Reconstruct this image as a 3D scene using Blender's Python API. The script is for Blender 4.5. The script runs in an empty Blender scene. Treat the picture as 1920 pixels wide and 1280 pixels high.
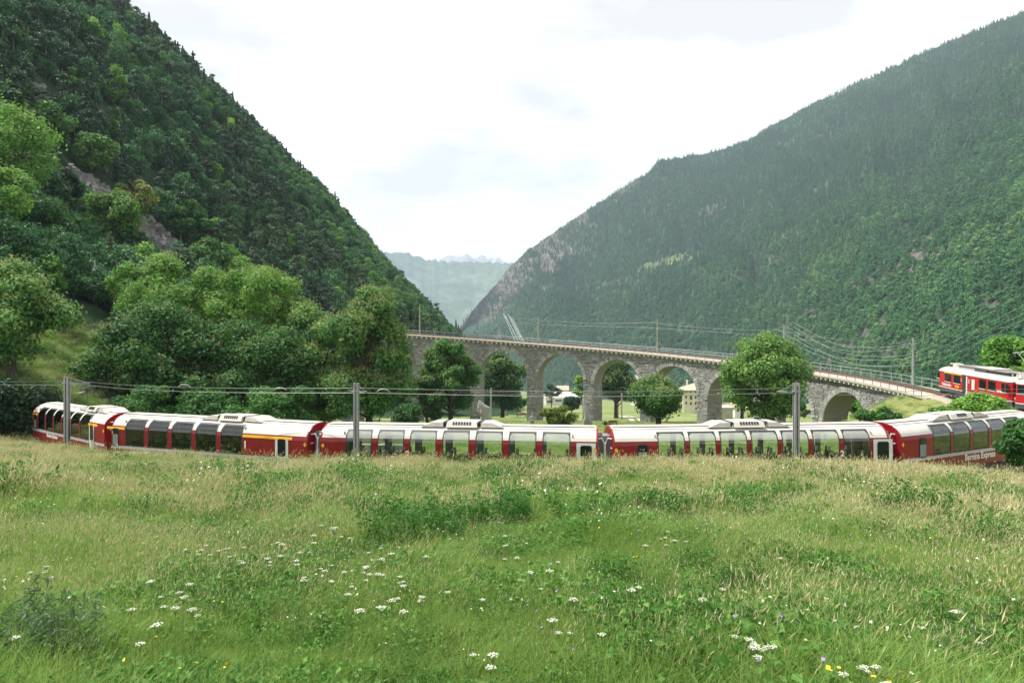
import bpy, math, random
import numpy as np
from mathutils import Matrix, Vector

# ------------------------------------------------------------------ camera, sky, sun
sc = bpy.context.scene
col = sc.collection
cam_d = bpy.data.cameras.new('camera')
cam = bpy.data.objects.new('camera', cam_d)
col.objects.link(cam)
cam_d.lens = 24.0
cam_d.sensor_width = 36.0
cam_d.clip_start = 0.1
cam_d.clip_end = 60000
cam.location = (0, 0, 0)
cam.rotation_euler = (math.radians(90), 0, 0)
sc.camera = cam
F_PX = 1280.0

SUN_DIR = Vector((-0.48, 0.10, 0.87)).normalized()
SUN_EL = math.asin(SUN_DIR.z)
world = bpy.data.worlds.new('World')
sc.world = world
world.use_nodes = True
wn = world.node_tree.nodes
wl = world.node_tree.links
wn.clear()
w_out = wn.new('ShaderNodeOutputWorld')
w_bg = wn.new('ShaderNodeBackground')
w_bg.inputs['Strength'].default_value = 0.084
w_sky = wn.new('ShaderNodeTexSky')
w_sky.sky_type = 'NISHITA'
w_sky.sun_disc = False
w_sky.sun_elevation = SUN_EL
w_sky.sun_rotation = math.atan2(SUN_DIR.x, SUN_DIR.y)
w_tc = wn.new('ShaderNodeTexCoord')
w_map = wn.new('ShaderNodeMapping')
w_map.inputs['Scale'].default_value = (1.0, 1.0, 2.4)
w_map.inputs['Location'].default_value = (3.1, 0.4, 1.7)
w_n1 = wn.new('ShaderNodeTexNoise')
w_n1.inputs['Scale'].default_value = 2.6
w_n1.inputs['Detail'].default_value = 7
w_n1.inputs['Roughness'].default_value = 0.55
w_n1.inputs['Distortion'].default_value = 0.25
w_r1 = wn.new('ShaderNodeValToRGB')
w_r1.color_ramp.elements[0].position = 0.33
w_r1.color_ramp.elements[0].color = (0.95, 0.95, 0.95, 1)
w_r1.color_ramp.elements[1].position = 0.47
w_r1.color_ramp.elements[1].color = (1, 1, 1, 1)
w_n2 = wn.new('ShaderNodeTexNoise')
w_n2.inputs['Scale'].default_value = 3.3
w_n2.inputs['Detail'].default_value = 6
w_n2.inputs['Roughness'].default_value = 0.5
w_r2 = wn.new('ShaderNodeValToRGB')
w_r2.color_ramp.elements[0].position = 0.42
w_r2.color_ramp.elements[0].color = (6.1, 6.05, 5.9, 1)
w_r2.color_ramp.elements[1].position = 0.64
w_r2.color_ramp.elements[1].color = (10.6, 10.6, 10.5, 1)
w_mix = wn.new('ShaderNodeMixRGB')
wl.new(w_tc.outputs['Generated'], w_map.inputs['Vector'])
wl.new(w_map.outputs['Vector'], w_n1.inputs['Vector'])
wl.new(w_map.outputs['Vector'], w_n2.inputs['Vector'])
wl.new(w_n1.outputs['Fac'], w_r1.inputs['Fac'])
wl.new(w_n2.outputs['Fac'], w_r2.inputs['Fac'])
wl.new(w_r1.outputs['Color'], w_mix.inputs['Fac'])
wl.new(w_sky.outputs['Color'], w_mix.inputs['Color1'])
wl.new(w_r2.outputs['Color'], w_mix.inputs['Color2'])
wl.new(w_mix.outputs['Color'], w_bg.inputs['Color'])
wl.new(w_bg.outputs['Background'], w_out.inputs['Surface'])

sun_d = bpy.data.lights.new('sun', 'SUN')
sun_d.energy = 5.0
sun_d.angle = math.radians(0.6)
sun_d.color = (1.0, 0.95, 0.86)
sun = bpy.data.objects.new('sun', sun_d)
col.objects.link(sun)
sun.rotation_euler = (-SUN_DIR).to_track_quat('-Z', 'Y').to_euler()

sc.view_settings.view_transform = 'Standard'
sc.view_settings.look = 'None'
sc.view_settings.gamma = 1.0
sc.view_settings.use_curve_mapping = False
sc.view_settings.exposure = 0.86
HAZE_DENSITY = 0.000085
HAZE_COLOR = (0.63, 0.78, 0.95, 1)
try:
    sc.cycles.max_bounces = 6
    sc.cycles.diffuse_bounces = 2
    sc.cycles.transparent_max_bounces = 16
    sc.cycles.volume_bounces = 0
    sc.cycles.caustics_reflective = False
    sc.cycles.caustics_refractive = False
except Exception:
    pass

# ------------------------------------------------------------------ helpers
def rng_of(seed):
    return np.random.default_rng(seed)

def sstep(a, b, x):
    t = np.clip((np.asarray(x, float) - a) / (b - a), 0, 1)
    return t * t * (3 - 2 * t)

_perm = rng_of(7).random((256, 256))
def vnoise(x, y):
    x = np.asarray(x, float); y = np.asarray(y, float)
    xi = np.floor(x).astype(int); yi = np.floor(y).astype(int)
    fx = x - xi; fy = y - yi
    fx = fx * fx * (3 - 2 * fx); fy = fy * fy * (3 - 2 * fy)
    a = _perm[xi & 255, yi & 255]; b = _perm[(xi + 1) & 255, yi & 255]
    c = _perm[xi & 255, (yi + 1) & 255]; d = _perm[(xi + 1) & 255, (yi + 1) & 255]
    return (a * (1 - fx) + b * fx) * (1 - fy) + (c * (1 - fx) + d * fx) * fy
def fbm(x, y, o=4):
    s = 0; a = 1; n = 0
    for i in range(o):
        s = s + a * (vnoise(x * 2 ** i + 17.3 * i, y * 2 ** i + 5.1 * i) - 0.5); n += a; a *= 0.5
    return s / n * 2

def tag(o, label=None, cat=None, group=None, kind=None):
    if label: o['label'] = label
    if cat: o['category'] = cat
    if group: o['group'] = group
    if kind: o['kind'] = kind
    return o

def link(o, parent=None):
    col.objects.link(o)
    if parent is not None: o.parent = parent
    return o

def thing(name, label, cat, loc=(0, 0, 0), rotz=0.0, group=None):
    o = bpy.data.objects.new(name, None)
    o.empty_display_size = 0.3
    link(o)
    o.location = loc
    o.rotation_euler = (0, 0, rotz)
    return tag(o, label, cat, group)

def part(name, me, parent, loc=None, rot=None):
    o = bpy.data.objects.new(name, me)
    link(o, parent)
    if loc is not None: o.location = loc
    if rot is not None: o.rotation_euler = rot
    return o

def np_mesh(name, V, Fq, mats, tint=None, midx=None, smooth=False):
    """V (n,3), Fq (m,3|4) arrays"""
    me = bpy.data.meshes.new(name)
    V = np.asarray(V, np.float32); Fq = np.asarray(Fq, np.int32)
    n = len(V); m, k = Fq.shape
    me.vertices.add(n); me.vertices.foreach_set('co', V.ravel())
    me.loops.add(m * k); me.loops.foreach_set('vertex_index', Fq.ravel())
    me.polygons.add(m); me.polygons.foreach_set('loop_start', np.arange(0, m * k, k, dtype=np.int32))
    if midx is not None: me.polygons.foreach_set('material_index', np.asarray(midx, np.int32))
    me.polygons.foreach_set('use_smooth', np.full(m, smooth))
    for mt in (mats if isinstance(mats, (list, tuple)) else [mats]): me.materials.append(mt)
    if tint is not None:
        a = me.attributes.new('tint', 'FLOAT', 'FACE'); a.data.foreach_set('value', np.asarray(tint, np.float32))
    me.update(calc_edges=True)
    return me

class MB:
    """collects faces, then becomes one mesh"""
    def __init__(s): s.v = []; s.f = []; s.m = []; s.t = []
    def add(s, vs, fs, m=0, t=0.5):
        b = len(s.v); s.v += [tuple(p) for p in vs]
        for f in fs:
            s.f.append([b + i for i in f]); s.m.append(m); s.t.append(t)
    def box(s, x0, x1, y0, y1, z0, z1, m=0, t=0.5, M=None):
        vs = [Vector((x, y, z)) for z in (z0, z1) for (x, y) in ((x0, y0), (x1, y0), (x1, y1), (x0, y1))]
        if M is not None: vs = [M @ p for p in vs]
        s.add(vs, [(3, 2, 1, 0), (4, 5, 6, 7), (0, 1, 5, 4), (1, 2, 6, 5), (2, 3, 7, 6), (3, 0, 4, 7)], m, t)
    def hexa(s, vs, m=0, t=0.5):
        s.add(vs, [(3, 2, 1, 0), (4, 5, 6, 7), (0, 1, 5, 4), (1, 2, 6, 5), (2, 3, 7, 6), (3, 0, 4, 7)], m, t)
    def prism(s, poly, h0, h1, M=None, m=0):
        """poly in xz, extruded along y h0..h1"""
        n = len(poly)
        vs = [Vector((p[0], h0, p[1])) for p in poly] + [Vector((p[0], h1, p[1])) for p in poly]
        if M is not None: vs = [M @ p for p in vs]
        fs = [list(range(n)), list(range(2 * n - 1, n - 1, -1))]
        for i in range(n): fs.append([(i + 1) % n, i, n + i, n + (i + 1) % n])
        s.add(vs, fs, m)
    def tube(s, pts, rad, n=6, m=0, t=0.5, cap=True):
        pts = [Vector(p) for p in pts]
        if not isinstance(rad, (list, tuple, np.ndarray)): rad = [rad] * len(pts)
        rad = [float(q) for q in rad]
        b = len(s.v)
        up = Vector((0, 0, 1))
        for i, p in enumerate(pts):
            d = (pts[min(i + 1, len(pts) - 1)] - pts[max(i - 1, 0)])
            d = d.normalized() if d.length > 1e-9 else Vector((0, 0, 1))
            a = d.cross(up if abs(d.z) < 0.9 else Vector((1, 0, 0))).normalized(); c = d.cross(a)
            for k in range(n):
                q = p + rad[i] * (math.cos(2 * math.pi * k / n) * a + math.sin(2 * math.pi * k / n) * c)
                s.v.append(tuple(q))
        for i in range(len(pts) - 1):
            for k in range(n):
                k2 = (k + 1) % n
                s.f.append([b + i * n + k, b + i * n + k2, b + (i + 1) * n + k2, b + (i + 1) * n + k]); s.m.append(m); s.t.append(t)
        if cap:
            s.f.append([b + k for k in range(n)]); s.m.append(m); s.t.append(t)
            s.f.append([b + (len(pts) - 1) * n + k for k in range(n - 1, -1, -1)]); s.m.append(m); s.t.append(t)
    def mesh(s, name, mats, smooth=False):
        me = bpy.data.meshes.new(name)
        me.from_pydata(s.v, [], s.f)
        mats = mats if isinstance(mats, (list, tuple)) else [mats]
        for mt in mats: me.materials.append(mt)
        if len(mats) > 1: me.polygons.foreach_set('material_index', s.m)
        a = me.attributes.new('tint', 'FLOAT', 'FACE'); a.data.foreach_set('value', s.t)
        if smooth: me.polygons.foreach_set('use_smooth', [True] * len(s.f))
        me.update()
        return me
    def build(s, name, mats, parent=None, smooth=False):
        o = bpy.data.objects.new(name, s.mesh(name, mats, smooth))
        return link(o, parent)

# ------------------------------------------------------------------ materials
class NT:
    def __init__(s, name):
        s.m = bpy.data.materials.new(name); s.m.use_nodes = True
        s.n = s.m.node_tree.nodes; s.l = s.m.node_tree.links
        s.n.clear()
        s.out = s.n.new('ShaderNodeOutputMaterial')
    def new(s, t, **kw):
        x = s.n.new(t)
        for k, v in kw.items():
            if hasattr(x, k) and k not in x.inputs: setattr(x, k, v)
            else: x.inputs[k].default_value = v
        return x
    def link(s, a, b): s.l.new(a, b)
    def noise(s, scale, detail=4, rough=0.55, vec=None):
        x = s.new('ShaderNodeTexNoise'); x.inputs['Scale'].default_value = scale
        x.inputs['Detail'].default_value = detail; x.inputs['Roughness'].default_value = rough
        if vec is not None: s.link(vec, x.inputs['Vector'])
        return x.outputs['Fac']
    def pos(s): return s.new('ShaderNodeNewGeometry').outputs['Position']
    def objc(s): return s.new('ShaderNodeTexCoord').outputs['Object']
    def ramp(s, fac, stops):
        r = s.new('ShaderNodeValToRGB'); e = r.color_ramp.elements
        while len(e) < len(stops): e.new(0.5)
        for i, (p, c) in enumerate(stops):
            e[i].position = p; e[i].color = (*c, 1) if len(c) == 3 else c
        s.link(fac, r.inputs['Fac']); return r.outputs['Color']
    def mix(s, fac, a, b, mode='MIX'):
        x = s.new('ShaderNodeMixRGB'); x.blend_type = mode
        for sock, v in ((x.inputs['Fac'], fac), (x.inputs['Color1'], a), (x.inputs['Color2'], b)):
            if hasattr(v, 'links') or hasattr(v, 'is_linked'): s.link(v, sock)
            elif isinstance(v, (int, float)): sock.default_value = v
            else: sock.default_value = (*v, 1) if len(v) == 3 else v
        return x.outputs['Color']
    def math(s, op, a, b=0.0):
        x = s.new('ShaderNodeMath'); x.operation = op
        for sock, v in ((x.inputs[0], a), (x.inputs[1], b)):
            if isinstance(v, (int, float)): sock.default_value = v
            else: s.link(v, sock)
        return x.outputs['Value']
    def attr(s, name='tint'):
        a = s.new('ShaderNodeAttribute'); a.attribute_name = name; return a.outputs['Fac']
    def rnd(s): return s.new('ShaderNodeObjectInfo').outputs['Random']
    def bsdf(s, color, rough=0.7, metallic=0.0, spec=0.5, bump=None, bstr=0.4, bdist=0.05):
        p = s.new('ShaderNodeBsdfPrincipled')
        if isinstance(color, (tuple, list)): p.inputs['Base Color'].default_value = (*color[:3], 1)
        else: s.link(color, p.inputs['Base Color'])
        if isinstance(rough, (int, float)): p.inputs['Roughness'].default_value = rough
        else: s.link(rough, p.inputs['Roughness'])
        p.inputs['Metallic'].default_value = metallic
        p.inputs['Specular IOR Level'].default_value = spec
        if bump is not None:
            b = s.new('ShaderNodeBump'); b.inputs['Strength'].default_value = bstr; b.inputs['Distance'].default_value = bdist
            s.link(bump, b.inputs['Height']); s.link(b.outputs['Normal'], p.inputs['Normal'])
        return p.outputs['BSDF']
    def done(s, sh): s.link(sh, s.out.inputs['Surface']); return s.m

def simple(name, c, rough=0.6, metallic=0.0, var=0.12, scale=2.0, spec=0.5, bump=0.0, vec='obj'):
    t = NT(name)
    v = t.objc() if vec == 'obj' else t.pos()
    n = t.noise(scale, 5, 0.6, v)
    c1 = tuple(x * (1 - var) for x in c); c2 = tuple(min(1, x * (1 + var)) for x in c)
    cc = t.ramp(n, [(0.3, c1), (0.7, c2)])
    return t.done(t.bsdf(cc, rough, metallic, spec, n if bump else None, bump, 0.02))

def foliage(name, dark, light, third=None, transl=0.3, patch=0.0, wtint=0.55):
    t = NT(name)
    a = t.attr('tint'); r = t.rnd()
    f = t.math('ADD', t.math('MULTIPLY', a, wtint), t.math('MULTIPLY', r, 1 - wtint))
    if patch:
        n = t.noise(patch, 3, 0.55, t.pos())
        f = t.math('ADD', t.math('MULTIPLY', f, 0.55), t.math('MULTIPLY', t.math('SUBTRACT', n, 0.1 if patch > .1 else 0.22), 0.6 if patch > .1 else 0.85))
    stops = [(0.08, dark), (0.62 if third else 0.92, light)]
    if third: stops.append((0.97 if not patch or patch > .1 else 0.84, third))
    c = t.ramp(f, stops)
    b = t.bsdf(c, 0.6, 0, 0.25)
    tr = t.new('ShaderNodeBsdfTranslucent')
    t.link(t.mix(0.5, c, tuple(min(1, x * 1.5) for x in light)), tr.inputs['Color'])
    mx = t.new('ShaderNodeMixShader'); mx.inputs['Fac'].default_value = transl
    t.link(b, mx.inputs[1]); t.link(tr.outputs['BSDF'], mx.inputs[2])
    return t.done(mx.outputs['Shader'])

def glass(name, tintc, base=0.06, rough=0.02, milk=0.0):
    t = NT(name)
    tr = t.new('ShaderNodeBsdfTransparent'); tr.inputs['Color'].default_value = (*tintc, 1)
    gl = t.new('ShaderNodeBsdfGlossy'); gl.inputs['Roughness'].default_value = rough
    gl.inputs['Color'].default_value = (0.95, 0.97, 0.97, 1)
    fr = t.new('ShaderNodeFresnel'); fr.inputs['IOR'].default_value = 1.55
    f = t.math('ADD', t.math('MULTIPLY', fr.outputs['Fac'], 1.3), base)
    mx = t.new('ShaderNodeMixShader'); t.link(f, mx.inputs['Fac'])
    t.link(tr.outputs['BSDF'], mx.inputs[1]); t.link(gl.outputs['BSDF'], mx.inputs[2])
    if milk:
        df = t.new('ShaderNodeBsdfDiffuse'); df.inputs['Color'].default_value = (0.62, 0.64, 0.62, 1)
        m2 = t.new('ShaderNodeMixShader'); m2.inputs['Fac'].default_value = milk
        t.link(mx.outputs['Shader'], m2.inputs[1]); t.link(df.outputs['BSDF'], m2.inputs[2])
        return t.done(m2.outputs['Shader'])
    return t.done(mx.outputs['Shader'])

M = {}
t = NT('red_paint'); o3 = t.objc()
sep = t.new('ShaderNodeSeparateXYZ'); t.link(o3, sep.inputs['Vector'])
nn_ = t.noise(1.3, 5, 0.6, o3)
cc_ = t.ramp(nn_, [(0.3, (0.195, 0.006, 0.011)), (0.7, (0.245, 0.008, 0.014))])
dz_ = t.math('MULTIPLY', t.math('SUBTRACT', 1.5, sep.outputs['Z']), 0.55)
dz_ = t.math('MULTIPLY', dz_, t.noise(2.7, 5, 0.7, o3)); dz_.node.use_clamp = True
M['red'] = t.done(t.bsdf(t.mix(dz_, cc_, (0.10, 0.055, 0.04)), 0.33))
M['red2'] = simple('bright_red_paint', (0.42, 0.013, 0.018), 0.35, 0, 0.10, 1.5)
M['white'] = simple('cream_white_paint', (0.51, 0.495, 0.45), 0.42, 0, 0.07, 1.2)
M['roofgrey'] = simple('dusty_roof_paint', (0.40, 0.385, 0.355), 0.6, 0, 0.15, 2.5)
M['silver'] = simple('silver_grey_paint', (0.42, 0.43, 0.45), 0.45, 0.1, 0.08)
M['doorgrey'] = simple('light_grey_paint', (0.60, 0.61, 0.62), 0.45, 0, 0.06)
M['yellow'] = simple('yellow_paint', (0.80, 0.42, 0.02), 0.5, 0, 0.06)
M['dark'] = simple('dark_rubber', (0.025, 0.028, 0.03), 0.6, 0, 0.2)
M['under'] = simple('underframe_grime', (0.055, 0.06, 0.062), 0.75, 0, 0.35, 5)
M['bellows'] = simple('grey_bellows', (0.20, 0.22, 0.24), 0.7, 0, 0.15, 4)
M['interior'] = simple('train_interior', (0.30, 0.31, 0.30), 0.7, 0, 0.1)
M['seat'] = simple('seat_fabric', (0.05, 0.055, 0.06), 0.85, 0, 0.15)
M['headrest'] = simple('headrest_cloth', (0.55, 0.55, 0.50), 0.85, 0, 0.08)
M['lettering'] = simple('white_lettering', (0.72, 0.72, 0.70), 0.5, 0, 0.04)
M['black'] = simple('black_lettering', (0.03, 0.03, 0.03), 0.6, 0, 0.04)
M['resistor'] = simple('brown_grey_roof_panel', (0.17, 0.155, 0.14), 0.75, 0, 0.2, 6)
M['clear_glass'] = glass('clear_glass', (0.80, 0.86, 0.80), 0.02)
M['milky_glass'] = glass('milky_upper_glass', (0.72, 0.78, 0.75), 0.10, 0.05, 0.34)  # upper window glass, partly mixed with diffuse white
M['dark_glass'] = glass('tinted_glass', (0.26, 0.34, 0.29), 0.02)
M['black_glass'] = simple('black_glass', (0.010, 0.016, 0.016), 0.08, 0, 0.2, 1, 0.35)
M['steel'] = simple('galvanised_steel', (0.34, 0.35, 0.36), 0.5, 0.35, 0.15, 3)
M['railgrey'] = simple('grey_painted_railing', (0.33, 0.35, 0.37), 0.55, 0.1, 0.12, 3)
M['raildark'] = simple('dark_painted_railing', (0.16, 0.18, 0.20), 0.55, 0.1, 0.12, 3)
M['rail'] = simple('rail_steel', (0.22, 0.17, 0.14), 0.45, 0.5, 0.2, 4)
M['wire'] = simple('wire_metal', (0.25, 0.26, 0.26), 0.45, 0.5, 0.1)
M['wire_bright'] = simple('bright_wire', (0.62, 0.62, 0.60), 0.4, 0.4, 0.08)
M['wood_pole'] = simple('weathered_pole', (0.30, 0.26, 0.22), 0.85, 0, 0.2, 4)
M['bark'] = simple('tree_bark', (0.060, 0.048, 0.038), 0.9, 0, 0.35, 6, 0.3, 0.5)
M['bark_pale'] = simple('pale_bark', (0.20, 0.17, 0.14), 0.9, 0, 0.3, 6)
M['concrete'] = simple('coping_concrete', (0.40, 0.365, 0.31), 0.85, 0, 0.16, 1.7, 0.3, 0.3, 'pos')
M['corbel'] = simple('corbel_stone', (0.68, 0.67, 0.62), 0.85, 0, 0.12, 3)
M['plaster_white'] = simple('white_plaster', (0.74, 0.72, 0.67), 0.85, 0, 0.07, 0.6)
M['plaster_cream'] = simple('cream_plaster', (0.72, 0.66, 0.52), 0.85, 0, 0.08, 0.6)
M['roof_stone'] = simple('grey_stone_roof', (0.40, 0.37, 0.33), 0.85, 0, 0.18, 1.2)
M['roof_tan'] = simple('tan_tile_roof', (0.42, 0.33, 0.25), 0.85, 0, 0.18, 1.2)
M['metal_roof'] = simple('white_sheet_roof', (0.80, 0.80, 0.78), 0.5, 0, 0.05, 0.3)
M['shutter'] = simple('dark_window', (0.06, 0.065, 0.07), 0.4, 0, 0.2)
M['statue'] = simple('sculpture_stone', (0.26, 0.26, 0.25), 0.85, 0, 0.2, 2.5, 0.5, 0.4)
M['skin'] = simple('skin', (0.50, 0.28, 0.20), 0.6, 0, 0.05)
M['cloth_black'] = simple('black_cloth', (0.02, 0.02, 0.025), 0.9, 0, 0.1)
M['cloth_white'] = simple('white_cloth', (0.75, 0.74, 0.72), 0.9, 0, 0.05)
M['cloth_blue'] = simple('blue_denim', (0.07, 0.10, 0.18), 0.9, 0, 0.1)
M['hair'] = simple('brown_hair', (0.10, 0.045, 0.025), 0.8, 0, 0.1)
M['wood'] = simple('brown_wood', (0.16, 0.085, 0.05), 0.85, 0, 0.2, 4)
M['petal_white'] = simple('white_petals', (0.52, 0.55, 0.44), 0.8, 0, 0.06, 20)
M['petal_yellow'] = simple('yellow_petals', (0.80, 0.58, 0.03), 0.8, 0, 0.1, 20)
M['petal_violet'] = simple('violet_petals', (0.28, 0.20, 0.45), 0.8, 0, 0.1, 20)
M['stem'] = simple('green_stem', (0.16, 0.24, 0.06), 0.8, 0, 0.2, 5)

def stone_mat(name, a, b, c, scale=1.3):
    t = NT(name)
    f = t.attr('tint'); p = t.pos()
    n = t.noise(scale, 6, 0.65, p); n2 = t.noise(14, 4, 0.6, p)
    v = t.math('ADD', t.math('MULTIPLY', f, 0.62), t.math('MULTIPLY', n, 0.38))
    cc = t.ramp(v, [(0.12, a), (0.55, b), (0.9, c)])
    spot = t.ramp(t.noise(0.55, 5, 0.7, p), [(0.60, (0, 0, 0)), (0.74, (1, 1, 1))])
    cc = t.mix(t.math('MULTIPLY', spot, 0.30), cc, (0.20, 0.145, 0.10))
    mp = t.new('ShaderNodeMapping'); mp.inputs['Scale'].default_value = (1.0, 1.0, 0.09); t.link(p, mp.inputs['Vector'])
    sk = t.ramp(t.noise(1.1, 4, 0.6, mp.outputs['Vector']), [(0.55, (0, 0, 0)), (0.72, (1, 1, 1))])
    cc = t.mix(t.math('MULTIPLY', sk, 0.42), cc, (0.10, 0.098, 0.085))
    mo = t.ramp(t.noise(0.35, 5, 0.7, p), [(0.58, (0, 0, 0)), (0.72, (1, 1, 1))])
    cc = t.mix(t.math('MULTIPLY', mo, 0.30), cc, (0.13, 0.15, 0.075))
    return t.done(t.bsdf(cc, 0.88, 0, 0.25, n2, 0.6, 0.04))
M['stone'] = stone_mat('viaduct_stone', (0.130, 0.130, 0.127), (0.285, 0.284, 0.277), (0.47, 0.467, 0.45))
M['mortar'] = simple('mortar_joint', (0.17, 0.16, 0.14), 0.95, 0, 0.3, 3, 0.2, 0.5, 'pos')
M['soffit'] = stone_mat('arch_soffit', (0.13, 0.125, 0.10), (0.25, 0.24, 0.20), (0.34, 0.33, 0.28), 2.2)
M['rock'] = stone_mat('grey_rock', (0.06, 0.06, 0.058), (0.17, 0.168, 0.16), (0.36, 0.355, 0.34), 0.8)
M['ballast'] = stone_mat('ballast_stone', (0.16, 0.13, 0.11), (0.34, 0.29, 0.25), (0.50, 0.45, 0.40), 3.0)

def ground_mat(name, cols, s1=0.12, s2=2.5, rough=0.95):
    t = NT(name); p = t.pos()
    n1 = t.noise(s1, 5, 0.6, p); n2 = t.noise(s2, 5, 0.65, p)
    v = t.math('ADD', t.math('MULTIPLY', n1, 0.55), t.math('MULTIPLY', n2, 0.45))
    c = t.ramp(v, cols)
    return t.done(t.bsdf(c, rough, 0, 0.1, n2, 0.6, 0.15))
M['meadow'] = ground_mat('meadow_soil_and_thatch', [(0.35, (0.07, 0.11, 0.03)), (0.5, (0.13, 0.18, 0.05)), (0.64, (0.23, 0.23, 0.10))])
M['field'] = ground_mat('valley_field_grass', [(0.35, (0.085, 0.14, 0.035)), (0.5, (0.16, 0.205, 0.075)), (0.66, (0.29, 0.29, 0.16))], 0.06, 1.2)
M['hill'] = ground_mat('forest_floor', [(0.36, (0.016, 0.034, 0.016)), (0.55, (0.030, 0.055, 0.024)), (0.64, (0.07, 0.075, 0.05)), (0.72, (0.20, 0.185, 0.165))], 0.03, 0.35)
t = NT('far_forest_floor'); p = t.pos()
n1 = t.noise(0.02, 6, 0.65, p)
ca = t.ramp(n1, [(0.35, (0.012, 0.036, 0.020)), (0.7, (0.032, 0.075, 0.034))])  # floor colour darkened so gaps between the trees read as shade
cb_ = t.ramp(t.noise(0.05, 7, 0.7, p), [(0.36, (0.05, 0.062, 0.045)), (0.5, (0.105, 0.092, 0.086)), (0.68, (0.20, 0.178, 0.168))])
M['hill2'] = t.done(t.bsdf(t.mix(t.attr('bare'), ca, cb_), 0.95, 0, 0.1, n1, 0.5, 2.0))
M['hillgrass'] = ground_mat('rough_hill_grass', [(0.34, (0.07, 0.10, 0.03)), (0.5, (0.15, 0.18, 0.06)), (0.68, (0.27, 0.24, 0.12))], 0.1, 1.5)
M['alp'] = ground_mat('alpine_pasture', [(0.35, (0.06, 0.10, 0.04)), (0.65, (0.12, 0.145, 0.07))], 0.02, 0.2)
M['ridge'] = ground_mat('distant_forest', [(0.40, (0.015, 0.035, 0.02)), (0.53, (0.06, 0.10, 0.05)), (0.70, (0.17, 0.20, 0.12))], 0.0016, 0.009)
M['peak'] = ground_mat('bare_peak_rock', [(0.36, (0.12, 0.12, 0.12)), (0.56, (0.24, 0.23, 0.22)), (0.60, (0.7, 0.72, 0.74))], 0.002, 0.01)
M['gravel'] = ground_mat('pale_gravel_path', [(0.35, (0.36, 0.34, 0.30)), (0.65, (0.52, 0.50, 0.45))], 0.4, 3)

M['leaf_chestnut'] = foliage('chestnut_leaves', (0.010, 0.050, 0.016), (0.066, 0.180, 0.036), (0.230, 0.375, 0.085), 0.26)
M['leaf_bright'] = foliage('bright_leaves', (0.026, 0.095, 0.018), (0.135, 0.300, 0.046), (0.330, 0.480, 0.115), 0.32)
M['leaf_dark'] = foliage('dark_leaves', (0.008, 0.030, 0.012), (0.028, 0.078, 0.022), (0.070, 0.135, 0.036), 0.2)
M['catkin'] = foliage('cream_catkins', (0.25, 0.29, 0.10), (0.43, 0.47, 0.20), None, 0.25)
M['leaf_hill'] = foliage('hillside_leaves', (0.011, 0.054, 0.028), (0.062, 0.165, 0.058), (0.190, 0.310, 0.105), 0.24, 0.02, 0.45)
M['leaf_pine'] = foliage('pine_needles', (0.014, 0.044, 0.026), (0.046, 0.098, 0.046), (0.10, 0.16, 0.07), 0.12, 0.02, 0.45)
M['leaf_far'] = foliage('far_wood_leaves', (0.011, 0.062, 0.032), (0.060, 0.190, 0.064), (0.220, 0.360, 0.120), 0.22, 0.004, 0.4)
M['leaf_con'] = foliage('far_conifer_needles', (0.011, 0.060, 0.034), (0.046, 0.145, 0.066), (0.125, 0.240, 0.100), 0.14, 0.004, 0.4)
M['grass'] = foliage('meadow_grass_blades', (0.070, 0.148, 0.028), (0.222, 0.342, 0.076), (0.430, 0.470, 0.190), 0.36, 0.16, 0.5)
M['straw'] = foliage('dry_grass_stems', (0.32, 0.30, 0.14), (0.52, 0.48, 0.27), (0.68, 0.60, 0.40), 0.30, 0, 0.6)
M['herb'] = foliage('meadow_herb_leaves', (0.032, 0.110, 0.020), (0.100, 0.240, 0.042), (0.220, 0.370, 0.085), 0.38, 0, 0.6)
M['herb_dark'] = foliage('deep_green_herb_leaves', (0.020, 0.085, 0.016), (0.068, 0.190, 0.032), (0.160, 0.310, 0.060), 0.34, 0, 0.6)
M['herb_grey'] = foliage('grey_green_herb_leaves', (0.045, 0.085, 0.045), (0.10, 0.165, 0.075), (0.17, 0.22, 0.12), 0.3, 0, 0.6)
M['shrub_yellow'] = foliage('yellow_green_shrub_leaves', (0.06, 0.10, 0.022), (0.19, 0.24, 0.055), (0.36, 0.34, 0.12), 0.35)

# ------------------------------------------------------------------ terrain functions
def interp(x, xs, ys): return np.interp(x, xs, ys)

# track joints of the lower line (near side faces of the coaches): x, y, rail z
JN = [(-39.7, 56.5, -8.55), (-27.0, 45.5, -8.30), (-11.5, 39.5, -8.28), (5.16, 37.5, -8.26), (21.7, 38.5, -8.15), (36.0, 46.7, -8.25)]
def trk_y(x):
    xs = [-75, -55] + [j[0] for j in JN] + [60]
    ys = [100, 75] + [j[1] for j in JN] + [64]
    return interp(x, xs, ys)

T_E = np.array([-.95, -.75, -.70, -.594, -.45, -.29, 0.0, .1375, .42, .564, .66, .75, .85, 1.0])
Y_E = np.array([70, 58, 52, 41, 37.5, 35.2, 33.6, 33.2, 33.0, 33.8, 36.5, 40, 45, 55])
V_E = np.array([812, 815, 822, 838, 846, 850, 851, 850, 852, 860, 868, 874, 880, 890])
def brow(t):
    ye = interp(t, T_E, Y_E)
    ze = -(interp(t, T_E, V_E) - 640) / F_PX * ye - 0.72
    return ye, ze

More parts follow.
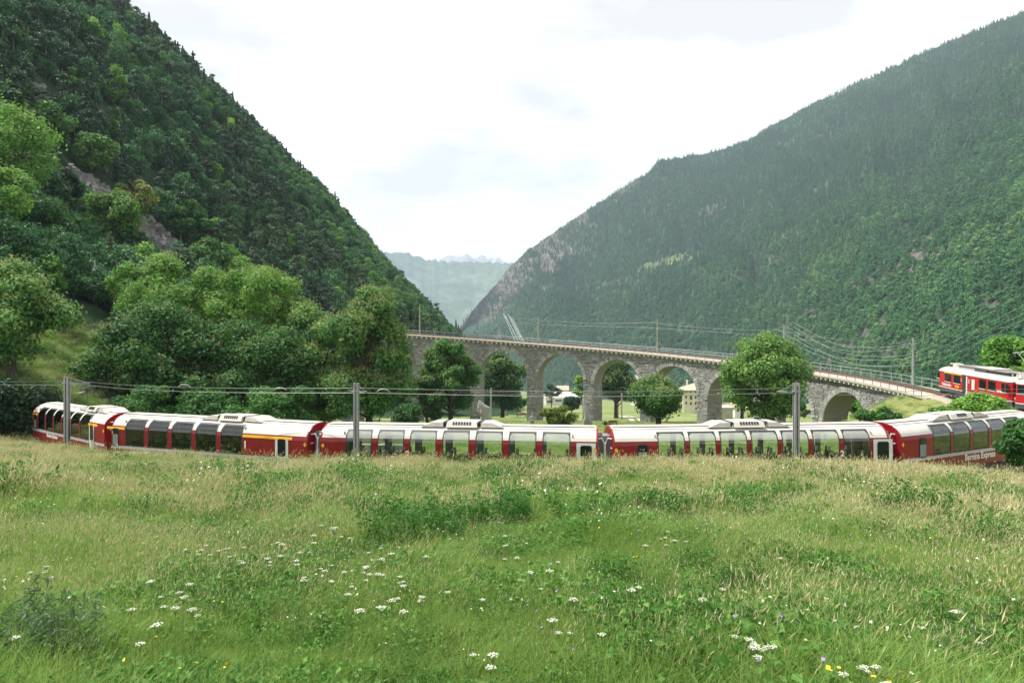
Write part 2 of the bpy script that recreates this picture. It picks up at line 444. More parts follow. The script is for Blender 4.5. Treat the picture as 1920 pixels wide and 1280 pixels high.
# upper track centre line (embankment)
VC = (-16.26, 90.11); RN = 66.0
_dphi = np.array([-.111, .131, .349, .589, .76, .997, 1.285, 1.434, 1.654, 1.75])
_dz = np.array([1.44, .27, -.65, -1.58, -2.22, -3.35, -4.52, -5.15, -5.75, -5.95]) * 1.1
_dc = np.polyfit(_dphi, _dz, 3)
def deck_z(phi):
    phi = np.asarray(phi, float)
    lo = np.polyval(_dc, -.11) + (phi + .11) * np.polyval(np.polyder(_dc), -.11)
    return np.where(phi < -.11, lo, np.polyval(_dc, phi))
def arc(phi, r):
    return VC[0] + r * np.sin(phi), VC[1] + r * np.cos(phi)
MOT1 = ((49.2, 79.0, -6.13), (45.9, 63.0, -6.60))       # near side of the motor coach, front and rear, rail level
MOT2 = ((45.35, 62.0, -6.62), (53.4, 47.6, -7.30))
EMB = []
for p in np.linspace(1.635, 1.74, 5):
    x, y = arc(p, RN + 2.1); EMB.append((float(x), float(y), float(deck_z(p)) - .25))
EMB += [(50.5, 78.7, -6.6), (47.2, 62.7, -7.1), (54.6, 48.3, -7.8), (62, 36, -8.3)]
EMB = np.array(EMB)

def floor_z(x, y):
    y = np.asarray(y, float)
    return -8.72 - 0.0855 * np.maximum(0, np.minimum(y, 1500) - 46) - 0.03 * np.maximum(0, y - 1500)

def mount_left(x, y):
    """height of the left valley side above the valley floor"""
    a = -np.asarray(x, float); y = np.asarray(y, float)
    lo = np.maximum(0, a - 37) * 0.62
    hi = 36 + 1.25 * (a - 95)
    near = np.where(a < 95, lo, np.minimum(hi, np.maximum(.985 * a - 42, 36)))
    far = np.maximum(0, .985 * a + 9 - 4.5 * (1 - sstep(60, 130, a)))
    k = sstep(150, 430, y)
    m = near * (1 - k) + far * k
    m = m * sstep(58.5, 67, y)
    # crest
    m = np.where(a > 165 + .3 * y, m - (a - 165 - .3 * y) * 0.5, m)
    m = m - .2 * np.maximum(0, a - 262)
    # nose of the spur
    ye = interp(a, [0, 50, 64, 91, 110, 140, 190, 300, 400, 480], [640, 705, 716, 735, 800, 890, 890, 880, 850, 780])
    ye = ye + 30 * fbm(a / 45.0, y * 0 + 3.3, 3)
    m = np.where(y > ye, m - 1.5 * (y - ye), m)
    rough = 16 * fbm(x / 70.0, y / 95.0, 4) + 3.0 * fbm(x / 14.0, y / 14.0, 3)
    m = m + rough * sstep(75, 150, a) + 1.6 * fbm(x / 7.0, y / 7.0, 3) * sstep(40, 55, a) * (1 - sstep(75, 150, a))
    return np.maximum(0, m)

def emb_h(x, y):
    x = np.asarray(x, float); y = np.asarray(y, float)
    best = np.full(x.shape, -1e9)
    for i in range(len(EMB) - 1):
        ax, ay, az = EMB[i]; bx, by, bz = EMB[i + 1]
        dx, dy = bx - ax, by - ay; L2 = dx * dx + dy * dy
        t = np.clip(((x - ax) * dx + (y - ay) * dy) / L2, 0, 1)
        d = np.hypot(x - ax - t * dx, y - ay - t * dy)
        best = np.maximum(best, az + t * (bz - az) - np.maximum(0, d - 2.3) * 0.62)
    return best

def G(x, y):
    x = np.asarray(x, float); y = np.asarray(y, float)
    f = floor_z(x, y)
    bump = 0.25 * fbm(x / 9.0, y / 9.0, 3)
    wide = np.maximum(f + bump * sstep(50, 70, y), emb_h(x, y) + bump * 0.5)
    wide = np.where(y > 56, wide, np.where(x > 38.5, wide, f))
    wide = wide + mount_left(x, y)
    # the valley side left of the track, nearer than the coaches
    t = x / np.maximum(y, 3.0)
    t = np.clip(t, -.95, 1.0)
    ye, ze = brow(t)
    q = np.clip(y, -12, None) / ye
    mead = -1.68 + (ze + 1.68) * q + 0.22 * fbm(x / 5.0, y / 5.0, 3) * sstep(1, 6, np.abs(y)) * (1 - sstep(.8, 1, q))
    k = sstep(0, 3.2, y - ye)
    return mead * (1 - k) + wide * k

def hit(u, v, ymin=2.0, ymax=1400.0):
    """where the sight line of a picture point meets the ground (used once, to read positions off the photograph)"""
    Y = np.geomspace(ymin, ymax, 2200)
    z = -(v - 640) / F_PX * Y
    g = G((u - 960) / F_PX * Y, Y)
    i = np.argmax(g >= z)
    return float((u - 960) / F_PX * Y[i]), float(Y[i]), float(g[i])
def at(u, Y): return (u - 960) / F_PX * Y

# ------------------------------------------------------------------ ground sheets
def grow(a, step, fac, mx, end):
    out = [a]; s = step
    while out[-1] < end:
        out.append(out[-1] + s); s = min(mx, s * fac)
    return out
xr = grow(75, 1.2, 1.05, 30, 900); xl = [-p for p in grow(75, 1.2, 1.03, 5.5, 620)]
xl += [-p for p in grow(-xl[-1] + 6, 8, 1.2, 60, 1100)]
xs = np.array(sorted(set(xl)) + list(np.arange(-74, 75, 1.0)) + xr)
ys = np.array(list(np.arange(-14, 150, 1.0)) + grow(150, 1.2, 1.03, 7, 960) + grow(970, 12, 1.15, 120, 4000))
XX, YY = np.meshgrid(xs, ys)
ZZ = G(XX, YY)
nx, ny = len(xs), len(ys)
idx = np.arange(nx * ny).reshape(ny, nx)
quads = np.stack([idx[:-1, :-1], idx[:-1, 1:], idx[1:, 1:], idx[1:, :-1]], -1).reshape(-1, 4)
cx_ = (XX[:-1, :-1] + XX[1:, 1:]).ravel() / 2; cy_ = (YY[:-1, :-1] + YY[1:, 1:]).ravel() / 2
ye_, _ = brow(np.clip(cx_ / np.maximum(cy_, 3), -.95, 1))
is_mead = cy_ < ye_ + 0.8
ml_ = mount_left(cx_, cy_)
is_hill = (~is_mead) & (ml_ > 0.4)
is_emb = (~is_mead) & (emb_h(cx_, cy_) > floor_z(cx_, cy_) + .25) & (cx_ > 20)
VV = np.stack([XX.ravel(), YY.ravel(), ZZ.ravel()], -1)
def submesh(name, mask, mat, label=None):
    q = quads[mask]; used, inv = np.unique(q, return_inverse=True)
    me = np_mesh(name, VV[used], inv.reshape(-1, 4), mat if isinstance(mat, list) else [mat], smooth=True)
    o = link(bpy.data.objects.new(name, me)); o['kind'] = 'structure'
    return o
submesh('meadow_ground', is_mead, M['meadow'])
submesh('valley_floor', (~is_mead) & (~is_hill) & (~is_emb), M['field'])
submesh('embankment', is_emb & ~is_hill, M['hillgrass'])
low = is_hill & (cx_ > -62) & (cy_ < 110)
submesh('grassy_bank', low, M['hillgrass'])
submesh('mountain_slope', is_hill & ~low, M['hill'])

# right mountain ---------------------------------------------------
US = np.array([840, 868, 885, 930, 960, 1000, 1080, 1170, 1215, 1235, 1270, 1330, 1400, 1500, 1600, 1700, 1800, 1920, 2100, 2300])
VS = np.array([640, 612, 583, 532, 496, 462, 408, 352, 325, 303, 297, 288, 265, 206, 160, 115, 70, 22, -50, -130])
YR = np.array([2750, 2800, 2850, 2950, 3000, 3050, 3050, 3000, 2950, 2900, 2900, 2900, 2800, 2700, 2600, 2500, 2400, 2200, 2000, 1850])
YF = np.array([2650, 2600, 2550, 2350, 2150, 1950, 1700, 1500, 1420, 1390, 1330, 1220, 1080, 860, 680, 520, 400, 300, 230, 180])
VSH = np.array([640, 628, 622, 615, 597, 578, 552, 527, 512, 505, 496, 482, 466, 440, 415, 385, 350, 310, 250, 200])  # nearer shoulder
uu = np.linspace(840, 2290, 520); tt = np.linspace(0, 1, 230)
def right_surface(u, t):
    vs = np.interp(u, US, VS); yr = np.interp(u, US, YR); yf = np.interp(u, US, YF); vsh = np.interp(u, US, VSH)
    zf = floor_z(0, yf) - 8
    vf = 640 - zf / yf * F_PX
    k = 0.5
    ysh = yf + (yr - yf) * 0.42
    ysh2 = ysh + 190 * (1 - sstep(1300, 1560, u)) + 20
    zsh = (640 - vsh) / F_PX * ysh; zr = (640 - vs) / F_PX * yr
    zsh2 = zsh + 26 * (1 - sstep(1300, 1560, u)) + 12
    s1 = np.clip(t / 0.42, 0, 1); s2 = np.clip((t - 0.42) / 0.05, 0, 1); s3 = np.clip((t - 0.47) / 0.53, 0, 1)
    y = yf + (ysh - yf) * s1 + (ysh2 - ysh) * s2 + (yr - ysh2) * s3
    z = zf + (zsh - zf) * s1 + (zsh2 - zsh) * s2 + (zr - zsh2) * s3
    x = (u - 960) / F_PX * y
    amp = 34 * np.sin(np.pi * np.clip(t, 0, 1)) ** 0.6 * np.clip(y / 1500, .25, 1)
    nz = fbm(x / 260 + z / 500, y / 420 - z / 260, 5)
    rid = np.abs(fbm((x * .8 + y * .35) / 210.0, (z * 1.0) / 900.0 + 3, 4)) * -1.6 + .45
    rib = np.abs(fbm(u / 150.0 + 1.1 * t + .35 * fbm(u / 60.0, t * 3, 2), t * 1.3 + 4, 4)) * -2.2 + .5
    z = z + amp * (nz * 1.0 + rid * .9 + rib * 1.7) + 7 * fbm(u / 17.0, 0 * u + 2.0, 3) * sstep(.8, 1, t)
    return x, y, z
UU, TT = np.meshgrid(uu, tt)
RX, RY, RZ = right_surface(UU, TT)
# back side
BX = RX[-1] * 1.04 + 20; BY = RY[-1] + 500; BZ = RZ[-1] - 420
Vr = np.stack([np.vstack([RX, BX]).ravel(), np.vstack([RY, BY]).ravel(), np.vstack([RZ, BZ]).ravel()], -1)
ir = np.arange(Vr.shape[0]).reshape(len(tt) + 1, len(uu))
qr = np.stack([ir[:-1, :-1], ir[:-1, 1:], ir[1:, 1:], ir[1:, :-1]], -1).reshape(-1, 4)
def bare_rock(u, t, x, y, z):
    v = 640 - F_PX * z / y
    b = sstep(.28, .42, fbm(x / 150 + .4, z / 80 + y / 320, 5)) * .5
    spur = (1 - sstep(1040, 1150, u)) * sstep(.44, .50, t)
    b = np.maximum(b, spur * sstep(-.16, .12, fbm(x / 75 + 5, z / 60, 4) + .25 * (1 - sstep(900, 1040, u))))
    b = np.maximum(b, .8 * (1 - sstep(1090, 1300, u)) * sstep(.6, .75, t) * sstep(.0, .2, fbm(x / 60 + 2, z / 110, 4)))
    for (cu, cv, rw, rh) in ((1725, 465, 34, 30), (1762, 482, 22, 20), (1520, 592, 30, 15), (1700, 508, 26, 12), (1840, 500, 18, 8), (1690, 580, 14, 7), (1600, 530, 8, 10)):
        b = np.maximum(b, 1 - sstep(.6, 1.1, np.hypot((u - cu) / rw, (v - cv) / rh) - .9 * fbm(u / 7, v / 6, 3)))
    return np.clip(b, 0, 1)
me_ = np_mesh('far_mountain_slope', Vr, qr, M['hill2'], smooth=True)
bare_ = np.concatenate([bare_rock(UU, TT, RX, RY, RZ).ravel(), np.zeros(len(uu))])
a_ = me_.attributes.new('bare', 'FLOAT', 'POINT'); a_.data.foreach_set('value', bare_.astype(np.float32))
tag(link(bpy.data.objects.new('far_mountain_slope', me_)), kind='structure')

# far ridge and peaks ------------------------------------------------
def ridge(name, us, vs, Y, base, depth, mat, seed, amp, n=160, slope_amp=0.12):
    u = np.linspace(us[0], us[-1], n); v = np.interp(u, us, vs)
    T = np.linspace(0, 1, 40)
    Ug, Tg = np.meshgrid(u, T)
    y = Y - depth * (1 - Tg); zt = (640 - np.interp(Ug, us, vs)) / F_PX * Y
    z = base + (zt - base) * Tg
    x = (Ug - 960) / F_PX * y
    nn = fbm(x / (depth * .22) + seed, z / (depth * .3) + y / (depth * .5), 5)
    z = z + amp * nn * np.sin(np.pi * np.clip(Tg, 0, 1)) + amp * .18 * fbm(Ug / 6.0, Ug * 0 + seed, 3) * Tg
    xb = x[-1] * 1.05; yb = y[-1] + depth * .6; zb = z[-1] - depth * .3
    V = np.stack([np.vstack([x, xb]).ravel(), np.vstack([y, yb]).ravel(), np.vstack([z, zb]).ravel()], -1)
    i = np.arange(len(V)).reshape(len(T) + 1, n)
    q = np.stack([i[:-1, :-1], i[:-1, 1:], i[1:, 1:], i[1:, :-1]], -1).reshape(-1, 4)
    return tag(link(bpy.data.objects.new(name, np_mesh(name, V, q, mat, smooth=True))), kind='structure')
ridge('distant_ridge', [480, 640, 720, 745, 770, 800, 860, 900, 950, 1050, 1150], [420, 455, 474, 474, 477, 486, 492, 491, 494, 505, 520], 8300, -330, 3000, M['ridge'], 4.0, 200)
ridge('distant_peaks', [760, 820, 833, 845, 858, 866, 875, 883, 889, 897, 905, 915, 922, 931, 940, 955, 1010], [520, 489, 481, 477, 480, 479, 475, 481, 486, 481, 478, 484, 483, 477, 487, 494, 515], 13400, 300, 1600, M['peak'], 9.0, 120)

# ------------------------------------------------------------------ the haze in the air
hz = MB(); hz.box(-4800, 3700, -60, 14700, -420, 1830)
hzo = hz.build('haze', [])
t = bpy.data.materials.new('haze_air'); t.use_nodes = True
t.node_tree.nodes.clear()
o_ = t.node_tree.nodes.new('ShaderNodeOutputMaterial'); pv = t.node_tree.nodes.new('ShaderNodeVolumePrincipled')
pv.inputs['Density'].default_value = HAZE_DENSITY; pv.inputs['Color'].default_value = HAZE_COLOR
pv.inputs['Anisotropy'].default_value = 0.0
t.node_tree.links.new(pv.outputs['Volume'], o_.inputs['Volume'])
hzo.data.materials.append(t)
hzo['kind'] = 'stuff'
hzo['label'] = 'pale haze filling the valley air'

# ------------------------------------------------------------------ viaduct
PH0 = -.099; DPH = .2; PW = .0378
WID = 4.4
HS = (DPH - PW) / 2 * RN          # half span
CROWN = 1.93; RING = 0.80
via = thing('viaduct', 'long curved grey stone railway viaduct with nine arches across the valley', 'viaduct', (float(arc(.8, RN)[0]), float(arc(.8, RN)[1]), -14.0))
VO = np.array(via.location)
def vp(phi, r, z):
    x, y = arc(phi, r); return (float(x) - VO[0], float(y) - VO[1], float(z) - VO[2])
def arch_par(k):
    p0 = PH0 + DPH * k + PW; p1 = PH0 + DPH * (k + 1); pc = (p0 + p1) / 2
    zs = float(deck_z(pc)) - CROWN - HS
    return p0, p1, pc, zs
def gz(phi, r=RN):
    x, y = arc(phi, r); return float(G(x, y))
KS = range(-1, 8)
P_L, P_R = -.42, 1.66
# core walls
cols = []   # (phi, zb)
cols.append((P_L, None)); cols.append((PH0 - DPH, None))
for k in KS:
    p0, p1, pc, zs = arch_par(k)
    cols.append((p0, None))
    for j in range(25):
        f = -math.cos(math.pi * j / 24)
        cols.append((pc + f * HS / RN, zs + HS * math.sqrt(max(0, 1 - f * f))))
    cols.append((p1, None))
cols.append((1.55, None)); cols.append((P_R, None))
core = MB(); sof = MB()
r0, r1 = RN + .05, RN + WID - .05
for (pa, za), (pb, zb) in zip(cols[:-1], cols[1:]):
    n = max(1, int(abs(pb - pa) / .03))
    ga = za if za is not None else min(gz(pa), gz(pa, RN + WID)) - 1.2
    gb = zb if zb is not None else min(gz(pb), gz(pb, RN + WID)) - 1.2
    if abs(pb - pa) < 1e-6:        # jump at a pier edge: its inner side
        sof.add([vp(pa, r0, ga), vp(pa, r1, ga), vp(pb, r1, gb), vp(pb, r0, gb)], [(0, 1, 2, 3)])
        continue
    for i in range(n):
        q0 = pa + (pb - pa) * i / n; q1 = pa + (pb - pa) * (i + 1) / n
        b0 = ga + (gb - ga) * i / n; b1 = ga + (gb - ga) * (i + 1) / n
        t0 = float(deck_z(q0)) - .3; t1 = float(deck_z(q1)) - .3
        core.add([vp(q0, r0, b0), vp(q1, r0, b1), vp(q1, r0, t1), vp(q0, r0, t0)], [(0, 1, 2, 3)])
        core.add([vp(q1, r1, b1), vp(q0, r1, b0), vp(q0, r1, t0), vp(q1, r1, t1)], [(0, 1, 2, 3)])
        if za is not None and zb is not None:
            sof.add([vp(q0, r0, b0), vp(q0, r1, b0), vp(q1, r1, b1), vp(q1, r0, b1)], [(0, 1, 2, 3)])
core.build('wall', M['mortar'], via)
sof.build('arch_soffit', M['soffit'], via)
# stones of the face
R_ = rng_of(11)
st = MB()
def stone(pa, pb, z0, z1, proud, tnt, r=RN):
    if pb - pa < .12 / RN or z1 - z0 < .07: return
    j = .018
    pa += j / RN; pb -= j / RN; z0 += j; z1 -= j
    ra = r - proud; rb = r + .08; e = .02
    vs = [vp(pa, rb, z0), vp(pb, rb, z0), vp(pb, rb, z1), vp(pa, rb, z1)]
    ee = e / RN
    vs += [vp(pa + ee, ra, z0 + e), vp(pb - ee, ra + R_.normal() * .01, z0 + e), vp(pb - ee, ra, z1 - e), vp(pa + ee, ra, z1 - e)]
    st.add(vs, [(4, 5, 6, 7), (0, 1, 5, 4), (1, 2, 6, 5), (2, 3, 7, 6), (3, 0, 4, 7)], 0, tnt)
arches = [arch_par(k) for k in KS]
z = -19.5
while z < float(deck_z(P_L)):
    h = .26 + .10 * R_.random()
    zm = z + h / 2
    # spans open at this height
    forb = []
    for (p0, p1, pc, zs) in arches:
        if zm < zs: forb.append((p0, p1))
        elif zm < zs + HS + RING:
            ro = HS + RING + .02
            hh = math.sqrt(ro * ro - (zm - zs) ** 2) / RN
            lo_ = pc - hh; hi_ = pc + hh
            forb.append((lo_, hi_))
    seg = []; cur = P_L
    for a, b in forb:
        if a > cur: seg.append((cur, a))
        cur = max(cur, b)
    seg.append((cur, P_R))
    for a, b in seg:
        p = a
        while p < b - .004:
            w = (.35 + .75 * R_.random() ** 1.5) / RN
            e = min(b, p + w)
            if b - e < .2 / RN: e = b
            top = float(deck_z((p + e) / 2)) - .33
            z1 = min(z + h, float(deck_z(e)) - .32)
            if z < top and zm > gz((p + e) / 2) - .4:
                stone(p, e, z, z1, .02 + .075 * R_.random() ** 2, float(np.clip(R_.normal(.5, .22), 0, 1)))
            p = e
    z += h
# stones on the pier sides that face right
def side_stone(pk, ra, rb, z0, z1, proud, tnt):
    j = .018; ra += j; rb -= j; z0 += j; z1 -= j
    dp = proud / RN
    vs = [vp(pk - .05 / RN, ra, z0), vp(pk - .05 / RN, rb, z0), vp(pk - .05 / RN, rb, z1), vp(pk - .05 / RN, ra, z1)]
    vs += [vp(pk + dp, ra + .02, z0 + .02), vp(pk + dp, rb - .02, z0 + .02), vp(pk + dp, rb - .02, z1 - .02), vp(pk + dp, ra + .02, z1 - .02)]
    st.add(vs, [(4, 5, 6, 7), (0, 1, 5, 4), (1, 2, 6, 5), (2, 3, 7, 6), (3, 0, 4, 7)], 0, tnt)
for (p0, p1, pc, zs) in arches[1:]:
    z = gz(p0) - .5
    while z < zs - .1:
        h = .26 + .10 * R_.random(); r = RN
        while r < RN + WID - .1:
            w = .4 + .7 * R_.random(); e = min(RN + WID, r + w)
            if RN + WID - e < .25: e = RN + WID
            side_stone(p0, r, e, z, min(z + h, zs), .015 + .05 * R_.random() ** 2, float(np.clip(R_.normal(.42, .2), 0, 1))); r = e
        z += h
so = st.build('face_stones', M['stone'], via); so['kind'] = 'stuff'
# voussoirs, each a stone
NV = 34
for ai, (p0, p1, pc, zs) in enumerate(arches):
    if ai == 0: continue
    for i in range(NV):
        a0 = math.pi * (i + .08) / NV; a1 = math.pi * (i + .92) / NV
        pr = .13 + .06 * R_.random(); ro = HS + RING * (.9 + .18 * R_.random()); ri = HS - .02
        vs = []
        for rr in (RN + .1, RN - pr):
            for (a, q) in ((a0, ri), (a1, ri), (a1, ro), (a0, ro)):
                vs.append(vp(pc - q * math.cos(a) / RN, rr, zs + q * math.sin(a)))
        m = MB(); m.add(vs, [(4, 5, 6, 7), (0, 1, 5, 4), (1, 2, 6, 5), (2, 3, 7, 6), (3, 0, 4, 7)], 0, float(np.clip(R_.normal(.68, .2), 0, 1)))
        m.build('voussoir', M['stone'], via)
# coping slab, corbels, ballast
phs = np.linspace(P_L, 1.735, 130)
def strip(sections, name, mat, ph=phs, parent=via):
    """sections: list of (r, dz) closed outline swept along the deck"""
    m = MB(); n = len(sections); b = []
    for p in ph:
        d = float(deck_z(p)); b.append([vp(p, r, d + dz) for r, dz in sections])
    for A, B in zip(b[:-1], b[1:]):
        for i in range(n):
            k = (i + 1) % n; m.add([A[i], B[i], B[k], A[k]], [(0, 1, 2, 3)])
    m.add(b[0], [list(range(n))]); m.add(b[-1], [list(range(n))[::-1]])
    return m.build(name, mat, parent)
CO = RN - .62; CI = RN + WID + .62
strip([(CO, -.28), (CO, 0), (CI, 0), (CI, -.28)], 'coping_slab', M['concrete'])
strip([(RN + .75, .004), (RN + 1.05, .16), (RN + 3.35, .16), (RN + 3.65, .004)], 'ballast', M['ballast'])
cb = MB()
for p in np.arange(P_L + .01, 1.66, 1.08 / RN):
    d = float(deck_z(p)); hw = .16 / RN
    cb.hexa([vp(p - hw, RN + .05, d - .74), vp(p + hw, RN + .05, d - .74), vp(p + hw, CO + .1, d - .62), vp(p - hw, CO + .1, d - .62),
             vp(p - hw, RN + .05, d - .283), vp(p + hw, RN + .05, d - .283), vp(p + hw, CO + .08, d - .283), vp(p - hw, CO + .08, d - .283)])
co_ = cb.build('corbels', M['corbel'], via); co_['kind'] = 'stuff'

# rails and sleepers on the viaduct
trk = thing('railway_track', 'single railway track on brown ballast along the top of the viaduct', 'railway track', tuple(VO))
for dr in (1.68, 2.72):
    strip([(RN + dr - .035, .24), (RN + dr - .035, .38), (RN + dr + .035, .38), (RN + dr + .035, .24)], 'rail', M['rail'], phs, trk)
sl = MB()
for p in np.arange(P_L, 1.73, .66 / RN):
    d = float(deck_z(p)); hw = .11 / RN
    sl.hexa([vp(p - hw, RN + 1.3, d + .12), vp(p + hw, RN + 1.3, d + .12), vp(p + hw, RN + 3.1, d + .12), vp(p - hw, RN + 3.1, d + .12),
             vp(p - hw, RN + 1.3, d + .24), vp(p + hw, RN + 1.3, d + .24), vp(p + hw, RN + 3.1, d + .24), vp(p - hw, RN + 3.1, d + .24)])
sl.build('sleepers', M['wood'], trk)['kind'] = 'stuff'

def railing(name, label, r, mat, pts_phi):
    root = thing(name, label, 'railing', tuple(VO))
    pm = MB(); pm.box(-.035, .035, -.03, .03, -.25, 1.12); pme = pm.mesh('post', mat)
    for p in pts_phi:
        x, y, zz = vp(p, r, deck_z(p)); o = part('post', pme, root, (x, y, zz), (0, 0, -p))
    fine = np.linspace(pts_phi[0], pts_phi[-1], 120)
    for nm, h, rad in (('handrail', 1.12, .035), ('middle_rail', .58, .025)):
        m = MB(); m.tube([vp(p, r, float(deck_z(p)) + h) for p in fine], rad, 5); m.build(nm, mat, root)
    return root
pp = np.arange(P_L + .02, 1.735, 2.05 / RN)
railing('railing', 'dark grey steel railing along the near edge of the viaduct', CO + .06, M['raildark'], pp)
railing('railing', 'light grey steel railing along the far edge of the viaduct', CI - .06, M['railgrey'], pp)

# catenary masts on the viaduct
def mast_on_deck(u, vtop, label, mat, far=True):
    r = CI - .3
    ph = np.linspace(-.4, 1.75, 800); x, y = arc(ph, r); us = 960 + F_PX * x / y
    i = int(np.argmin(np.abs(us - u) + (ph > 1.75) * 1e3))
    zt = (640 - vtop) / F_PX * y[i]; zb = float(deck_z(ph[i]))
    o = thing('catenary_mast', label, 'mast', (float(x[i]), float(y[i]), zb), -float(ph[i]), 'overhead line masts on the viaduct')
    m = MB(); h = zt - zb
    m.tube([(0, 0, .002), (0, 0, h)], [.17, .11], 8); m.build('pole', mat, o)
    m = MB(); m.tube([(0, 0, h - .9), (0, -2.4, h - .75)], .03, 5); m.tube([(0, 0, h - .2), (0, -2.0, h - .72)], .018, 4); m.build('bracket_arm', M['steel'], o)
    return (float(x[i]), float(y[i]), zt, float(ph[i]))
masts = [mast_on_deck(787, 573, 'slim mast on the viaduct above its leftmost arch', M['wood_pole']),
         mast_on_deck(1010, 593, 'slim brown mast on the viaduct above the second full pier', M['wood_pole']),
         mast_on_deck(1232, 598, 'slim brown mast standing on the middle of the viaduct', M['wood_pole']),
         mast_on_deck(1470, 610, 'mast on the viaduct behind the large tree by the deck', M['steel']),
         mast_on_deck(1712, 633, 'grey mast on the viaduct just ahead of the red railcar', M['steel'])]
wm = MB()
for (a, b) in zip(masts[:-1], masts[1:]):
    for dz in (-.75, -1.9):
        pts = []
        for i in range(13):
            f = i / 12; p = a[3] + (b[3] - a[3]) * f; x, y = arc(p, RN + 2.2)
            zz = a[2] + (b[2] - a[2]) * f + dz - (.5 if dz > -1 else .0) * 4 * f * (1 - f)
            pts.append((float(x), float(y), zz))
        wm.tube(pts, .012, 4)
tag(wm.build('overhead_wire', M['wire']), 'thin overhead contact wires strung above the viaduct track', 'wire')

# ------------------------------------------------------------------ lettering
def text_mesh(body, size, mat, extrude=0.004, bold=0.0, shear=0.0):
    cu = bpy.data.curves.new('lettering', 'FONT')
    cu.body = body; cu.size = size; cu.extrude = extrude; cu.offset = bold; cu.shear = shear; cu.resolution_u = 3
    ob = bpy.data.objects.new('lettering', cu); col.objects.link(ob)
    dg = bpy.context.evaluated_depsgraph_get()
    me = bpy.data.meshes.new_from_object(ob.evaluated_get(dg))
    bpy.data.objects.remove(ob)
    me.materials.clear(); me.materials.append(mat)
    return me

# ------------------------------------------------------------------ panorama coaches
HW = 1.325
def prof_y(z):
    if z <= 2.45: return HW - .03 * max(0, (1.2 - z)) * 1.0
    q = ((z - 2.45) / 1.0)
    return HW * max(0, 1 - min(1, q) ** 2.2) ** .5
ZB = 2.74
Z_LOW = [.50, .95, 1.45]
Z_WIN = [1.45, 1.8, 2.2, 2.5, ZB, 2.9, 3.02, 3.12, 3.20]
Z_CAP = [3.20, 3.30, 3.38, 3.43, 3.45]
def shell(m, x0, x1, zs, sgn, off=0.0, mat=0):
    for a, b in zip(zs[:-1], zs[1:]):
        ya, yb = sgn * (prof_y(a) + off), sgn * (prof_y(b) + off)
        q = [(x0, ya, a), (x1, ya, a), (x1, yb, b), (x0, yb, b)]
        m.add(q, [(0, 1, 2, 3) if sgn < 0 else (3, 2, 1, 0)], mat)

def rrect(w, h, r, n=3):
    pts = []
    for cx, cz, a in ((w / 2 - r, h / 2 - r, 0), (-w / 2 + r, h / 2 - r, 90), (-w / 2 + r, -h / 2 + r, 180), (w / 2 - r, -h / 2 + r, 270)):
        for i in range(n + 1):
            t = math.radians(a + 90 * i / n); pts.append((cx + r * math.cos(t), cz + r * math.sin(t)))
    return pts

_win_cache = {}
def window_mesh(w, sgn, gm):
    key = (round(w, 3), sgn, gm)
    if key in _win_cache: return _win_cache[key]
    zs = [1.47] + list(np.linspace(1.56, 2.45, 5)) + list(np.linspace(2.55, 3.1, 7)) + [3.18]
    pane = MB(); x = w / 2 - .045
    zp = [1.50] + zs[1:-1] + [3.15]
    up = None
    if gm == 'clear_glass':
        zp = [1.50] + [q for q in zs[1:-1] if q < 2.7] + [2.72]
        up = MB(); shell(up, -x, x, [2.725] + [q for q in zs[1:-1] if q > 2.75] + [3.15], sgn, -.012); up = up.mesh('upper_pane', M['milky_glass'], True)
    shell(pane, -x, x, zp, sgn, -.012)
    fr = MB()
    for s in (-1, 1):
        a, b = sorted((s * w / 2, s * (w / 2 - .055)))
        shell(fr, a, b, zs, sgn, .004)
    shell(fr, -w / 2 + .055, w / 2 - .055, [1.47, 1.52], sgn, .004)
    shell(fr, -w / 2 + .055, w / 2 - .055, [3.12, 3.18], sgn, .004)
    # rounded corner fillets at the top
    for s in (-1, 1):
        zz = [2.98, 3.05, 3.12]
        ws = [0, .05, .12]
        for i in range(2):
            xa = s * (w / 2 - .055)
            ya0, ya1 = sgn * (prof_y(zz[i]) + .003), sgn * (prof_y(zz[i + 1]) + .003)
            fr.add([(xa, ya0, zz[i]), (xa - s * ws[i], ya0, zz[i]), (xa - s * ws[i + 1], ya1, zz[i + 1]), (xa, ya1, zz[i + 1])], [(0, 1, 2, 3)])
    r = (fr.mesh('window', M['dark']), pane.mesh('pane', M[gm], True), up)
    _win_cache[key] = r
    return r

def seat_mesh():
    m = MB()
    m.box(-.06, .06, -.24, .24, 1.35, 1.76, 0); m.box(-.075, .075, -.16, .16, 1.74, 1.98, 1)
    m.box(.06, .5, -.24, .24, 1.30, 1.42, 0); m.box(.1, .4, -.2, .2, .96, 1.30, 0)
    return m.mesh('seat', [M['seat'], M['headrest']])
SEAT = seat_mesh()

def bogie_parts(root, x, wheel_r=.34, z=.42):
    m = MB()
    for s in (-1, 1): m.box(x - 1.2, x + 1.2, s * .82 - .06, s * .82 + .06, z - .05, z + .17)
    m.box(x - .2, x + .2, -.8, .8, z, z + .2)
    m.build('bogie_frame', M['under'], root)
    for dx in (-.9, .9):
        w = MB()
        for s in (-1, 1): w.tube([(x + dx, s * .5 - .06, wheel_r), (x + dx, s * .5 + .06, wheel_r)], wheel_r, 14)
        w.tube([(x + dx, -.5, wheel_r), (x + dx, .5, wheel_r)], .07, 6)
        w.build('wheelset', M['under'], root)

